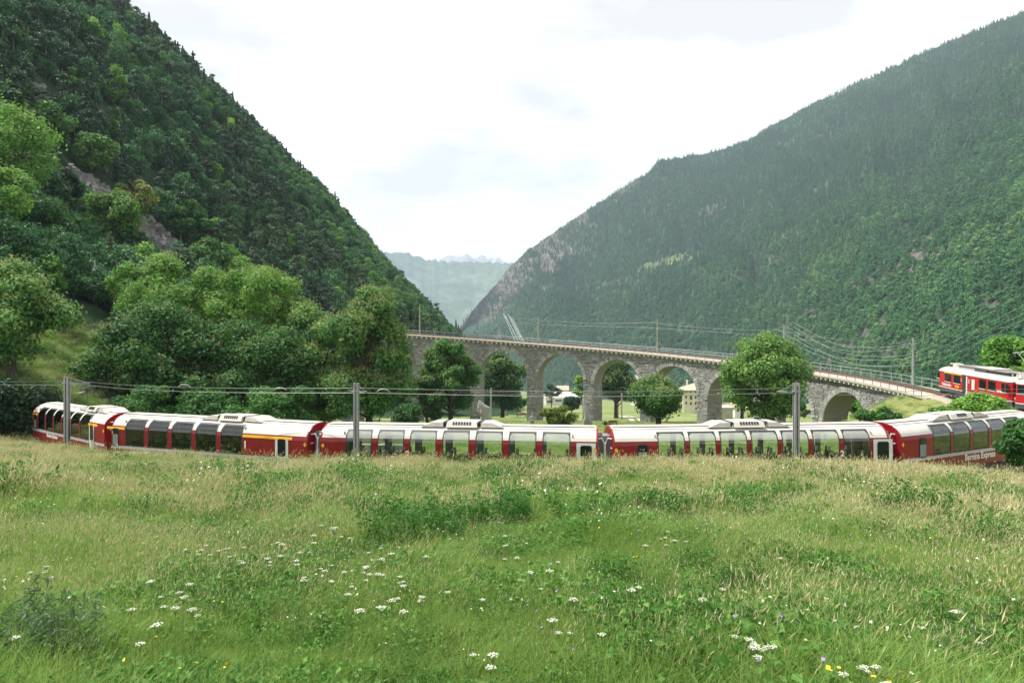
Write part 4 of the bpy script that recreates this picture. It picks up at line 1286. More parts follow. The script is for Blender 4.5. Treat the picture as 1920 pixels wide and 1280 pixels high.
for i, pts in enumerate(hw):
    P = [Vector((at(u, Y), Y, (640 - v) / F_PX * Y)) for u, v, Y in pts]
    out = []
    for j in range(len(P) - 1):      # catmull-rom
        p0, p1, p2, p3 = P[max(0, j - 1)], P[j], P[j + 1], P[min(len(P) - 1, j + 2)]
        for k in range(10):
            t_ = k / 10
            out.append(.5 * ((2 * p1) + (p2 - p0) * t_ + (2 * p0 - 5 * p1 + 4 * p2 - p3) * t_ ** 2 + (3 * p1 - p0 - 3 * p2 + p3) * t_ ** 3))
    out.append(P[-1])
    m = MB(); m.tube(out, .015, 4)
    tag(m.build('power_cable', M['wire_bright']), 'sagging power cable, %s of the six above the railing' % ('topmost at its right end', 'second from the top', 'third from the top', 'third from the bottom', 'second from the bottom', 'lowest')[i], 'cable', 'sagging power cables at right')
glint = MB()
for (u0, v0, u1, v1) in ((944, 588, 968, 640), (948, 592, 974, 640), (957, 594, 982, 640), (961, 597, 984, 640), (953, 590, 979, 640)):
    glint.tube([(at(u0, 330), 330, (640 - v0) / F_PX * 330), (at(u1, 260), 260, (636 - v1) / F_PX * 260)], .07, 4)
tag(glint.build('distant_cable', M['wire_bright']), 'bright bundle of cables slanting down behind the middle of the viaduct', 'cable')

# ------------------------------------------------------------------ leaves, crowns, trees
def leaf_quads(rg, P, N, size, aspect, droop=0.0):
    n = len(P)
    N = N / np.maximum(1e-6, np.linalg.norm(N, axis=1, keepdims=True))
    a = rg.normal(size=(n, 3)); a[:, 2] -= droop
    tdir = a - (a * N).sum(1, keepdims=True) * N
    tdir /= np.maximum(1e-6, np.linalg.norm(tdir, axis=1, keepdims=True))
    b = np.cross(N, tdir)
    s = size * (.6 + .8 * rg.random((n, 1)))
    v = np.empty((n, 4, 3))
    v[:, 0] = P - tdir * s * .5; v[:, 1] = P + b * s * aspect * .5 + tdir * s * .08 + N * s * .08
    v[:, 2] = P + tdir * s * .5; v[:, 3] = P - b * s * aspect * .5 + tdir * s * .08 + N * s * .08
    return v.reshape(-1, 3)
def crown_points(rg, cl, n, shell_=.40, flat=.8):
    w = cl[:, 3] ** 2; w = w / w.sum()
    k = rg.choice(len(cl), n, p=w)
    d = rg.normal(size=(n, 3)); d[:, 2] += .25; d /= np.linalg.norm(d, axis=1, keepdims=True)
    r = cl[k, 3:4] * (1 - shell_ * rg.random((n, 1)) ** 1.6) * (1 + .17 * rg.normal(size=(n, 1)))
    off = d * r; off[:, 2] *= flat
    return cl[k, :3] + off, d, k
def crown_mesh(name, rg, cl, n, size, aspect, mat, up=.35, jit=.5, shell_=.45, flat=.75):
    P, d, k = crown_points(rg, cl, n, shell_, flat)
    N = d + rg.normal(size=(n, 3)) * jit; N[:, 2] += up
    V = leaf_quads(rg, P, N, size, aspect, .3)
    ct = rg.random(len(cl))
    tint = np.clip(.6 * rg.random(n) + .4 * ct[k], 0, 1)
    return np_mesh(name, V, np.arange(n * 4).reshape(-1, 4), mat, tint)
def crown_clumps(rg, h0, h1, rx, k, rmin=.17, rmax=.31, top=.6):
    """clump centres filling an uneven ellipsoid between heights h0 and h1"""
    out = []
    c = (h0 + h1) / 2; rz = (h1 - h0) / 2
    lob = rg.random(6) * .6 + .62
    while len(out) < k:
        d = rg.normal(size=3); d /= np.linalg.norm(d)
        f = .42 + .50 * rg.random() ** .5
        az = math.atan2(d[1], d[0]); l = lob[int((az + math.pi) / (2 * math.pi) * 5.999)]
        r = rx * (rmin + (rmax - rmin) * rg.random())
        p = np.array([d[0] * rx * f * l, d[1] * rx * f * l, c + d[2] * rz * f])
        taper = 1 - (1 - top) * max(0, (p[2] - c) / rz)
        p[:2] *= taper
        out.append((*p, min(r, rz * .8)))
    return np.array(out)
def trunk_mesh(rg, h, r, cl, h0, nlimb=9, mat=None, lean=0.0):
    m = MB()
    top = np.array([lean, 0, h])
    pts = [(lean * f ** 2 + .15 * r * rg.normal(), .15 * r * rg.normal(), h * f) for f in (0, .12, .3, .5, .75, 1)]
    pts[0] = (0, 0, -.4)
    m.tube(pts, [r * 1.35, r * 1.05, r * .92, r * .8, r * .5, r * .12], 9)
    order = rg.permutation(len(cl))[:nlimb]
    for i in order:
        c = cl[i, :3]; hb = min(h * .8, max(h0 * .65, c[2] * (.35 + .3 * rg.random()))); f = hb / h
        b = np.array([lean * f * f, 0, hb]); mid = b * .45 + c * .55; mid[2] -= .06 * np.linalg.norm(c - b); mid[:2] += rg.normal(size=2) * .25 * r
        m.tube([b, mid, c * .92 + b * .08], [r * .42 * (1 - f * .4), r * .25, r * .06], 6)
    return m.mesh('trunk', mat or M['bark'], True)

def big_tree(name, label, x, y, h, rx, h0, seed, nleaf, leaf, kl, catkin=0, tr=.35, leafsize=.30, group=None, lean=0, top=.6, zb=None, asp=.5, cl=None):
    rg = rng_of(seed)
    zb = float(G(x, y)) if zb is None else zb
    root = thing(name, label, 'tree' if 'shrub' not in name and 'bush' not in name else 'bush', (x, y, zb), 0, group)
    cl = crown_clumps(rg, h0, h, rx, kl, .24 if (kl < 30 or rx < 6) else .17, .41 if (kl < 30 or rx < 6) else .31, top)
    part('trunk', trunk_mesh(rg, h * .86, tr, cl, h0, 24, lean=lean), root)
    part('crown', crown_mesh('crown', rg, cl, nleaf, leafsize * 1.45, asp, M[leaf]), root)
    if catkin:
        catkin = int(catkin * 1.8)
        P, d, k = crown_points(rg, cl, catkin * 3, .12)
        sel = (d[:, 2] > .15) & (P[:, 2] > h0 + (h - h0) * .28); P = P[sel][:catkin] ; d = d[sel][:catkin]
        n = len(P); rr = np.repeat(P, 5, 0) + rg.normal(size=(n * 5, 3)) * .10; dd = np.repeat(d, 5, 0)
        N = dd + rg.normal(size=(n * 5, 3)) * .6
        V = leaf_quads(rg, rr + dd * .08, N, leafsize * .75, .22, 0)
        part('catkins', np_mesh('catkins', V, np.arange(len(V)).reshape(-1, 4), M['catkin'], rg.random(len(V) // 4)), root)
    return root

def tree_px(name, label, u, vtop, wpx, Y, v_low, seed, nleaf, leaf, kl, **kw):
    """tree standing at depth Y: top, width and lowest foliage as measured"""
    x = at(u, Y); zb = float(G(x, Y)); zt = (640 - vtop) / F_PX * Y; zl = (640 - v_low) / F_PX * Y
    return big_tree(name, label, x, Y, zt - zb, wpx / 2 / F_PX * Y, max(.4, zl - zb), seed, nleaf, leaf, kl, **kw)

tree_px('chestnut_tree', 'dark chestnut tree at the left edge with a bare lower trunk', 22, 497, 190, 66, 690, 101, 15000, 'leaf_chestnut', 34, catkin=900, tr=.42, top=.75, leafsize=.30)
tree_px('dark_tree', 'dark low tree beside the left end of the train', 15, 700, 170, 58, 808, 102, 9000, 'leaf_dark', 18, tr=.3, leafsize=.28)
tree_px('chestnut_tree', 'tall bright chestnut tree with open forked top behind the left coaches', 318, 472, 215, 92, 680, 103, 17000, 'leaf_bright', 40, catkin=700, tr=.45, top=.55, leafsize=.34)
tree_px('chestnut_tree', 'broad dark chestnut tree low behind the coach marked 1', 322, 575, 262, 82, 800, 104, 26000, 'leaf_chestnut', 60, catkin=700, tr=.5, top=.8, leafsize=.32)
tree_px('chestnut_tree', 'rounded chestnut tree with pale top left of the tallest leafy crown', 487, 494, 190, 92, 650, 105, 17000, 'leaf_bright', 40, catkin=900, tr=.42, top=.6, leafsize=.33)
tree_px('chestnut_tree', 'dense dark chestnut crown behind the gap between two coaches', 470, 600, 270, 82, 802, 106, 22000, 'leaf_chestnut', 50, catkin=500, tr=.42, top=.8, leafsize=.32)
tree_px('chestnut_tree', 'chestnut tree with light green shoulder between two taller ones', 598, 573, 180, 88, 800, 107, 18000, 'leaf_chestnut', 40, catkin=1100, tr=.38, top=.7, leafsize=.32)
tree_px('chestnut_tree', 'tall chestnut tree covered in cream catkins beside the viaduct', 692, 527, 168, 82, 800, 108, 25000, 'leaf_chestnut', 52, catkin=2600, tr=.42, top=.6, leafsize=.30)
tree_px('chestnut_tree', 'chestnut tree growing in front of the first viaduct arch', 845, 632, 135, 118, 770, 109, 15000, 'leaf_chestnut', 34, catkin=500, tr=.40, top=.5, leafsize=.36)
tree_px('small_tree', 'low dark tree at the foot of the first viaduct pier', 800, 690, 70, 116, 795, 110, 7000, 'leaf_chestnut', 18, catkin=250, tr=.25, leafsize=.36)
tree_px('chestnut_tree', 'chestnut tree behind the second viaduct arch', 942, 657, 95, 178, 770, 111, 11000, 'leaf_chestnut', 26, catkin=700, tr=.45, leafsize=.48, lean=0)
tree_px('broadleaf_tree', 'sunlit tree seen through the leftmost arch', 805, 655, 80, 185, 780, 112, 7000, 'leaf_bright', 20, tr=.4, leafsize=.5)
tree_px('broadleaf_tree', 'dark round tree seen through the fourth arch with a bare trunk', 1155, 674, 80, 180, 755, 113, 9000, 'leaf_dark', 26, catkin=350, tr=.45, leafsize=.48)
tree_px('broadleaf_tree', 'bright tree half hidden by the pier left of the fourth arch', 1094, 692, 38, 165, 752, 114, 3500, 'leaf_bright', 12, tr=.25, leafsize=.42)
tree_px('chestnut_tree', 'low wide chestnut tree in the field in front of the fifth arch', 1234, 714, 122, 108, 775, 115, 17000, 'leaf_chestnut', 40, catkin=900, tr=.42, top=.35, leafsize=.32)
tree_px('chestnut_tree', 'large chestnut tree hiding the right half of the viaduct', 1441, 622, 142, 98, 780, 216, 32000, 'leaf_chestnut', 90, catkin=700, tr=.75, top=.7, leafsize=.32)
tree_px('broadleaf_tree', 'lighter tree behind the sixth arch, left of the large chestnut', 1392, 690, 78, 150, 765, 117, 8000, 'leaf_bright', 22, tr=.35, leafsize=.42)
tree_px('broadleaf_tree', 'bright green tree behind the railcar at the right edge', 1893, 634, 130, 92, 740, 118, 14000, 'leaf_bright', 30, tr=.35, leafsize=.36)
for i_, (u_, vt_, w_, Y_, lab_) in enumerate(((236, 745, 60, 72, 'dark undergrowth bush right of the grassy bank'), (290, 722, 120, 72, 'dark undergrowth bush under the broad chestnut'), (385, 730, 120, 72, 'dark undergrowth bush behind the roof unit of the coach marked 1'),
        (480, 725, 120, 70, 'dark undergrowth bush under the dense chestnut crown'), (565, 728, 100, 70, 'dark undergrowth bush behind the red coach ends at left'), (765, 752, 60, 95, 'dark undergrowth bush right of the catkin covered chestnut'))):
    tree_px('bush', lab_, u_, vt_, w_, Y_, 806, 140 + i_, 6500, 'leaf_chestnut', 20, tr=.08, leafsize=.24)
tree_px('flowering_shrub', 'yellow green shrub in the field left of the leg statue', 1041, 757, 62, 88, 800, 119, 4200, 'shrub_yellow', 16, tr=.07, leafsize=.24)
tree_px('bush', 'round leafy bush at the right edge in front of the lettered coach', 1922, 784, 86, 38.5, 872, 120, 12000, 'leaf_chestnut', 34, tr=.08, leafsize=.15, top=.7)
tree_px('bush', 'leafy bush on the embankment below the first railcar', 1836, 741, 90, 58, 782, 121, 7000, 'leaf_bright', 26, tr=.06, leafsize=.2)
tree_px('bush', 'spreading bush on the embankment above the lettered coach roof', 1780, 765, 70, 56, 785, 122, 4500, 'herb', 18, tr=.05, leafsize=.2)
tree_px('bush', 'dark low bush on the grass mound right of the last arch', 1655, 767, 85, 62, 790, 123, 5500, 'leaf_chestnut', 22, tr=.05, leafsize=.2)
tree_px('bush', 'green bush standing inside the last arch', 1602, 742, 62, 122, 785, 124, 5000, 'leaf_bright', 18, tr=.1, leafsize=.36)
tree_px('bush', 'round clipped bush behind the masts, left of the last arch', 1500, 746, 26, 190, 770, 125, 1800, 'leaf_dark', 9, tr=.12, leafsize=.45)
tree_px('bush', 'small round bush in the field right of the steel mast', 1508, 769, 22, 175, 780, 126, 1500, 'leaf_dark', 8, tr=.1, leafsize=.4)
tree_px('bush', 'small dark bush in the field left of the steel mast', 1484, 767, 24, 175, 780, 127, 1500, 'leaf_dark', 8, tr=.1, leafsize=.4)
tree_px('bush', 'dark bush beside the white warehouse seen through the third arch', 1072, 738, 46, 255, 768, 128, 3000, 'leaf_dark', 14, tr=.2, leafsize=.6)
tree_px('broadleaf_tree', 'blue green tree left of the pale house seen through the third arch', 1034, 722, 30, 420, 748, 129, 1800, 'leaf_dark', 12, tr=.3, leafsize=.9)
tree_px('bush', 'low hedge bush beyond the leaning pole', 972, 745, 44, 240, 764, 130, 2200, 'leaf_chestnut', 12, tr=.1, leafsize=.6)

# trees on the lower hillside, individually measured
hs_list = [(28, 400, 205, 180, 'leaf_bright', 'pale green tree with forked trunk high at the left edge', 300),
           (-10, 470, 300, 130, 'leaf_bright', 'light green tree cut by the left edge below the forked tree', 100),
           (62, 478, 372, 150, 'leaf_chestnut', 'broad dark green tree on the left slope above the left chestnut', 100),
           (118, 400, 318, 70, 'leaf_dark', 'dark tree left of the top of the boulder scree', 0),
           (212, 512, 352, 105, 'leaf_bright', 'tall light green tree left of the boulder scree', 200),
           (160, 470, 405, 80, 'leaf_bright', 'feathery light tree between the scree and the broad dark tree', 0),
           (255, 420, 338, 62, 'shrub_yellow', 'olive tinted tree at the right side of the scree top', 0),
           (352, 470, 372, 70, 'leaf_chestnut', 'dark green tree right of the scree beside the cliff', 0),
           (392, 540, 452, 80, 'leaf_chestnut', 'dark tree below the grey cliff', 0),
           (450, 560, 487, 90, 'leaf_bright', 'light green tree at the lower right end of the scree', 150),
           (195, 575, 520, 100, 'leaf_bright', 'low light tree beside the pale terrace pole', 0),
           (95, 560, 470, 80, 'leaf_dark', 'dark tree on the terrace left of the pale pole', 0),
           (10, 330, 170, 100, 'leaf_dark', 'dark tree at the left edge under the cliff', 0),
           (90, 290, 195, 90, 'leaf_chestnut', 'dark green tree beneath the upper cliff at left', 0),
           (170, 330, 255, 75, 'leaf_chestnut', 'mid green tree above the scree top', 0)]
for i, (u, vb, vt, w, leaf, lab, ck) in enumerate(hs_list):
    x, y, zz = hit(u, vb, 62)
    h = (640 - vt) / F_PX * y - zz
    big_tree('hillside_tree', lab, x, y, h, w / 2 / F_PX * y, h * .22, 200 + i, 8000, leaf, 26, catkin=ck, tr=.3, leafsize=.42 * max(.8, y / 110), zb=zz, top=.65)

# ------------------------------------------------------------------ scattering of uncountable stuff
def proto_collection(name, meshes):
    c = bpy.data.collections.new(name)
    for i, me in enumerate(meshes):
        o = bpy.data.objects.new('%s_%02d' % (name, i), me); c.objects.link(o)
    return c
def scatter(name, coll, P, pick, scale, rot, label):
    n = len(P)
    me = bpy.data.meshes.new(name); me.vertices.add(n); me.vertices.foreach_set('co', np.asarray(P, np.float32).ravel())
    a = me.attributes.new('pick', 'INT', 'POINT'); a.data.foreach_set('value', np.asarray(pick, np.int32))
    a = me.attributes.new('size', 'FLOAT_VECTOR', 'POINT'); a.data.foreach_set('vector', np.asarray(scale, np.float32).ravel())
    a = me.attributes.new('turn', 'FLOAT_VECTOR', 'POINT'); a.data.foreach_set('vector', np.asarray(rot, np.float32).ravel())
    o = link(bpy.data.objects.new(name, me)); tag(o, label, None, None, 'stuff')
    ng = bpy.data.node_groups.new(name + '_nodes', 'GeometryNodeTree')
    ng.interface.new_socket('Geometry', in_out='INPUT', socket_type='NodeSocketGeometry')
    ng.interface.new_socket('Geometry', in_out='OUTPUT', socket_type='NodeSocketGeometry')
    N = ng.nodes; L = ng.links
    gi = N.new('NodeGroupInput'); go = N.new('NodeGroupOutput')
    ip = N.new('GeometryNodeInstanceOnPoints'); ci = N.new('GeometryNodeCollectionInfo')
    ci.inputs['Collection'].default_value = coll; ci.inputs['Separate Children'].default_value = True; ci.inputs['Reset Children'].default_value = True
    def na(nm, ty):
        x = N.new('GeometryNodeInputNamedAttribute'); x.data_type = ty; x.inputs['Name'].default_value = nm
        return [s for s in x.outputs if s.enabled][0]
    L.new(gi.outputs[0], ip.inputs['Points']); L.new(ci.outputs[0], ip.inputs['Instance'])
    ip.inputs['Pick Instance'].default_value = True
    L.new(na('pick', 'INT'), ip.inputs['Instance Index'])
    L.new(na('size', 'FLOAT_VECTOR'), ip.inputs['Scale'])
    er = N.new('FunctionNodeEulerToRotation'); L.new(na('turn', 'FLOAT_VECTOR'), er.inputs[0]); L.new(er.outputs[0], ip.inputs['Rotation'])
    L.new(ip.outputs[0], go.inputs[0])
    md = o.modifiers.new('scatter', 'NODES'); md.node_group = ng
    return o

# forest tree kinds -----------------------------------------------
def join2(mb_mesh_verts, name): pass
def forest_tree(seed, h, rx, h0, n, size, leaf, k, tr=.16, top=.55, flat=.8, pale=False):
    rg = rng_of(seed); cl = crown_clumps(rg, h0, h, rx, k, .28, .46, top)
    P, d, kk = crown_points(rg, cl, n, .35, flat)
    N_ = d + rg.normal(size=(n, 3)) * .6; N_[:, 2] += .5
    V = leaf_quads(rg, P, N_, size, .6, .2)
    t_ = np.clip(.5 * rg.random(n) + .5 * rg.random(k)[kk], 0, 1)
    m = MB(); m.tube([(0, 0, -.8), (rg.normal() * .15, 0, h * .5), (0, 0, h * .85)], [tr * 1.2, tr, tr * .2], 5, cap=False)
    tv = np.array(m.v); tf = np.array(m.f)
    VV_ = np.vstack([V, tv]); FF = np.vstack([np.arange(n * 4).reshape(-1, 4), tf + n * 4])
    return np_mesh('tree', VV_, FF, [M[leaf], M['bark_pale' if pale else 'bark']], np.concatenate([t_, np.full(len(tf), .5)]), np.concatenate([np.zeros(n, int), np.ones(len(tf), int)]))
def conifer(seed, h, r, n, size, leaf):
    rg = rng_of(seed)
    f = rg.random(n) ** .75                       # 0 at top
    az = rg.random(n) * 2 * np.pi
    lay = np.floor(f * 9) / 9
    rr = r * (f * .75 + lay * .25) * (.55 + .45 * rg.random(n))
    P = np.stack([np.cos(az) * rr, np.sin(az) * rr, h * (1 - f * .9) - rr * .25], -1)
    d = np.stack([np.cos(az), np.sin(az), np.full(n, .6)], -1)
    V = leaf_quads(rg, P, d + rg.normal(size=(n, 3)) * .35, size, .55, .6)
    m = MB(); m.tube([(0, 0, -1.5), (0, 0, h * .97)], [.22, .03], 4, cap=False)
    tv = np.array(m.v); tf = np.array(m.f)
    return np_mesh('conifer', np.vstack([V, tv]), np.vstack([np.arange(n * 4).reshape(-1, 4), tf + n * 4]), [M[leaf], M['bark']],
                   np.concatenate([rg.random(n), np.full(len(tf), .5)]), np.concatenate([np.zeros(n, int), np.ones(len(tf), int)]))
broad = [forest_tree(300 + i, 9 + i % 3, 3.6 + .5 * (i % 2), 1.2, 1700, .62, 'leaf_hill', 22) for i in range(5)] + [forest_tree(310 + i, 10 + 2 * i, 3.4, 1.5, 1500, .6, 'leaf_bright', 20, top=.45) for i in range(2)]
pines = [forest_tree(320 + i, 12 + i, 2.6, 5.0 + i * .5, 1100, .55, 'leaf_pine', 16, .17, .8, .55, True) for i in range(3)] + [conifer(330 + i, 13 + 3 * i, 2.6, 420, 1.1, 'leaf_pine') for i in range(2)]
far_b = [forest_tree(340 + i, 11 + 1.5 * i, 5.0 + .4 * i, 1.5, 420, 1.7, 'leaf_far', 13) for i in range(4)]
far_c = [conifer(360 + i, 19 + 2 * i, 3.5, 190, 2.0, 'leaf_con') for i in range(3)]

R = rng_of(77)
# rock areas where few trees stand: boulder scree and cliffs, read from the photograph, kept as ground positions
scree_px = [(140, 330), (185, 362), (245, 402), (285, 440), (330, 478), (385, 520), (430, 560)]
scree_w = [7, 9, 11, 13, 15, 17, 15]
scree = [hit(u, v, 70) for u, v in scree_px]
def near_scree(x, y):
    best = np.full(np.shape(x), 1e9)
    for a, b in zip(scree[:-1], scree[1:]):
        dx, dy = b[0] - a[0], b[1] - a[1]; t_ = np.clip(((x - a[0]) * dx + (y - a[1]) * dy) / (dx * dx + dy * dy), 0, 1)
        best = np.minimum(best, np.hypot(x - a[0] - t_ * dx, y - a[1] - t_ * dy))
    return best
cliff_px = [(60, 170, 26), (85, 180, 22), (112, 195, 16), (232, 188, 13), (330, 220, 22), (345, 232, 18), (168, 240, 14), (205, 330, 18), (225, 340, 12), (440, 455, 26), (460, 480, 16), (590, 370, 14), (555, 345, 12), (240, 275, 12), (392, 300, 8)]
cliffs = [hit(u, v, 70) + (w,) for u, v, w in cliff_px]

n = 36000
X = -R.uniform(-18, 560, n); Y = R.uniform(62, 1000, n)
keep = (mount_left(X, Y) > 2.5) & ~((X > -58) & (Y < 100)) & ~((X > -50) & (Y < 175))
X, Y = X[keep], Y[keep]
Z = G(X, Y)
vis = (640 - F_PX * Z / Y > -350) & (960 + F_PX * X / Y > -420) & (960 + F_PX * X / Y < 1000)
sp = near_scree(X, Y) > 7
for k_ in (3, 6, 9, 12, 15, 19):
    sp &= near_scree(X - .5 * k_, Y + k_) > 5.5
    sp &= near_scree(X - 1.0 * k_, Y + .5 * k_) > 5.0
for (cx, cy, cz, w) in cliffs:
    sp &= np.hypot(X - cx - .6 * w / F_PX * cy, (Y - cy) * .7) > w / 2 / F_PX * cy * 1.35
# the clear sight to the measured trees and terrace pole
keep = vis & sp
X, Y, Z = X[keep], Y[keep], Z[keep]
U_ = 960 + F_PX * X / Y; V_ = 640 - F_PX * Z / Y
keep = ~((V_ > 590) & (Y < 130) & (U_ < 230))
X, Y, Z, U_, V_ = X[keep], Y[keep], Z[keep], U_[keep], V_[keep]
dens_ = np.where(Y < 160, .75, np.where(Y < 260, .9, 1.0))
keep = R.random(len(X)) < dens_
X, Y, Z, U_, V_ = X[keep], Y[keep], Z[keep], U_[keep], V_[keep]
pn = fbm(X / 60, Y / 60, 3) + .25 * sstep(60, 300, Z) + .1
isp = R.random(len(X)) < np.clip(.18 + .9 * pn, .05, .75)
nb_ = R.random(len(X)); kind = np.where(isp, 7 + np.minimum(4, (R.random(len(X)) * 4.2).astype(int)), np.where(nb_ < .09, 5 + (nb_ < .045), R.integers(0, 5, len(X))))
scl = R.uniform(.55, 1.25, len(X)) * (1 - .18 * sstep(250, 450, Y)) * np.where(Y < 130, .8, 1)
rz = R.random(len(X)) * 2 * np.pi
size = scl / Y
seen = (U_ > -30) & (U_ < 860) & (V_ < 640) & (V_ > -40)
order = np.argsort(-(size * seen))
big = {False: [], True: []}
chosen = np.zeros(len(X), bool)
for i in order:
    if not seen[i]: break
    p = bool(isp[i])
    if len(big[p]) < (190 if not p else 110): big[p].append(i); chosen[i] = True
    if len(big[False]) >= 190 and len(big[True]) >= 110: break
protos_l = broad + pines
for p, ids in big.items():
    for i in ids:
        o = link(bpy.data.objects.new('pine_tree' if p else 'broadleaf_tree', protos_l[kind[i]]))
        o.location = (X[i], Y[i], Z[i] - .3); o.scale = (scl[i], scl[i], scl[i] * R.uniform(.9, 1.15)); o.rotation_euler = (0, 0, rz[i])
        if p: tag(o, 'tall pine with thin pale trunk in the wood on the left mountainside', 'tree', 'pines in the wood on the left mountainside')
        else: tag(o, 'round broadleaf tree in the wood on the left mountainside', 'tree', 'broadleaf trees in the wood on the left mountainside')
rest = ~chosen
sc3 = np.stack([scl[rest]] * 2 + [scl[rest] * R.uniform(.9, 1.15, rest.sum())], -1)
scatter('mountain_forest', proto_collection('forest_tree', protos_l), np.stack([X[rest], Y[rest], Z[rest] - .3], -1), kind[rest], sc3,
        np.stack([np.zeros(rest.sum()), np.zeros(rest.sum()), rz[rest]], -1), 'mixed forest covering the left mountainside')

# right mountain forest
n = 120000
u = R.uniform(842, 2150, n); t_ = R.random(n)
x, y, z = right_surface(u, t_)
yr_ = np.interp(u, US, YR); yf_ = np.interp(u, US, YF)
w = y * (yr_ - yf_); keep = R.random(n) < w / w.max() * .80 * np.interp(y, [200, 500, 900, 1600], [4.5, 3.2, 1.7, 1.0])
x, y, z, u, t_ = x[keep], y[keep], z[keep], u[keep], t_[keep]
v = 640 - F_PX * z / y
clear = np.hypot((u - 1255) / 38, (v - 490 + (u - 1255) * .25) / 7) < .9 + .9 * fbm(u / 9, v / 5, 2)
clear |= np.hypot((u - 1312) / 16, (v - 474) / 5) < 1
rock = bare_rock(u, t_, x, y, z)
keep = ~clear & (R.random(len(u)) > rock * .80)
x, y, z, u, v, t_ = [q[keep] for q in (x, y, z, u, v, t_)]
conf = R.random(len(x)) < np.clip(.25 + .9 * sstep(.25, .75, t_) + .5 * fbm(x / 180, z / 120, 3) - .35 * sstep(1500, 1900, u) * (1 - sstep(.5, .9, t_)), .05, .95)
kd = np.where(conf, 4 + R.integers(0, 3, len(x)), R.integers(0, 4, len(x)))
s_ = R.uniform(.5, 1.25, len(x)) * (1 - .35 * sstep(.86, .97, t_)) * np.where(conf, 1.0, .95) * np.interp(y, [200, 700, 1500], [.62, .8, 1.0])
scatter('far_mountain_forest', proto_collection('far_tree', far_b + far_c), np.stack([x, y, z - 1.0], -1), kd, np.stack([s_, s_, s_ * R.uniform(.85, 1.2, len(x))], -1),
        np.stack([np.zeros(len(x)), np.zeros(len(x)), R.random(len(x)) * 6.28], -1), 'dense forest covering the mountainside on the right')
print('trees left', len(X), 'right', len(x))

# clearing pasture on the shoulder, with a barn
def alp_sheet():
    us = np.linspace(1195, 1335, 60); ts = np.linspace(.33, .50, 40)
    A, B = np.meshgrid(us, ts); ax, ay, az = right_surface(A, B)
    vv = 640 - F_PX * az / ay
    i = np.arange(A.size).reshape(A.shape)
    q = np.stack([i[:-1, :-1], i[:-1, 1:], i[1:, 1:], i[1:, :-1]], -1).reshape(-1, 4)
    c = (np.hypot((A - 1255) / 52, (vv - 492 + (A - 1255) * .25) / 11) < 1.25).ravel()
    q = q[c[q].all(1)]
    V = np.stack([ax.ravel(), ay.ravel(), az.ravel() + 1.2], -1)
    used, inv = np.unique(q, return_inverse=True)
    return np_mesh('pasture_clearing', V[used], inv.reshape(-1, 4), M['alp'], smooth=True)
tag(link(bpy.data.objects.new('pasture_clearing', alp_sheet())), kind='structure')
ax, ay, az = right_surface(np.array([1261.0]), np.array([.445]))
bo = thing('mountain_barn', 'tiny pale barn in the clearing on the right mountainside', 'barn', (float(ax[0]), float(ay[0]), float(az[0]) + 1))
m = MB(); m.box(-7, 7, -4, 4, -1, 4); m.build('wall', M['plaster_white'], bo)
m = MB(); m.prism([(-4.6, 4), (4.6, 4), (0, 7.5)], -7.5, 7.5, Matrix.Rotation(math.pi / 2, 4, 'Z')); m.build('roof', M['roof_stone'], bo)

# ------------------------------------------------------------------ rocks
def rock_verts(rg):
    v = []
    for a in (-1, 1):
        for b in (-1, 1):
            for c in (-1, 1): v.append((a, b, c))
    v = np.array(v, float) * (.75 + .5 * rg.random((8, 3))) + rg.normal(size=(8, 3)) * .12
    return v
RF = np.array([(0, 1, 3, 2), (4, 6, 7, 5), (0, 4, 5, 1), (2, 3, 7, 6), (0, 2, 6, 4), (1, 5, 7, 3)])
def rock_pile(name, pts, sizes, seed, label, sq=.7):
    rg = rng_of(seed); Vs, Fs, T = [], [], []
    for i, (p, s) in enumerate(zip(pts, sizes)):
        v = rock_verts(rg) * s * np.array([1.2, .9, sq]) * .5
        a, b = rg.random() * 6.28, rg.normal() * .4
        Rm = np.array(Matrix.Rotation(a, 3, 'Z') @ Matrix.Rotation(b, 3, 'X'))
        Vs.append(v @ Rm.T + p); Fs.append(RF + 8 * i); T += [float(np.clip(rg.normal(.5, .2), 0, 1))] * 6
    o = link(bpy.data.objects.new(name, np_mesh(name, np.vstack(Vs), np.vstack(Fs), M['rock'], T)))
    return tag(o, label, None, None, 'stuff')
pts, szs = [], []
for (a, b), (w0, w1) in zip(zip(scree[:-1], scree[1:]), zip(scree_w[:-1], scree_w[1:])):
    for i in range(260):
        f = R.random(); x_ = a[0] + (b[0] - a[0]) * f; y_ = a[1] + (b[1] - a[1]) * f
        ang = R.random() * 6.28; rr = (w0 + (w1 - w0) * f) / F_PX * y_ * 2.6 * R.random() ** .6
        x_ += math.cos(ang) * rr; y_ += math.sin(ang) * rr
        pts.append((x_, y_, float(G(x_, y_)) + .1)); szs.append(.5 + 2.2 * R.random() ** 2.6)
rock_pile('boulder_scree', np.array(pts), szs, 5, 'band of grey boulders running down the left mountainside', .8)
RO = ['at the left end of the high cliff line', 'second from the left in the high cliff line', 'third from the left in the high cliff line', 'standing alone above the middle of the slope', 'broad and ledged in the middle of the slope', 'just right of the broad ledged one',
      'below the right end of the high cliff line', 'large, right beside the scree top', 'low, touching the right edge of the scree top', 'tall dark cliff face above the chestnut crowns', 'lower neighbour of the tall dark cliff face', 'near the mountain skyline, lower of two', 'near the mountain skyline, upper of two',
      'small, above the scree top trees', 'small, right of the slope middle']
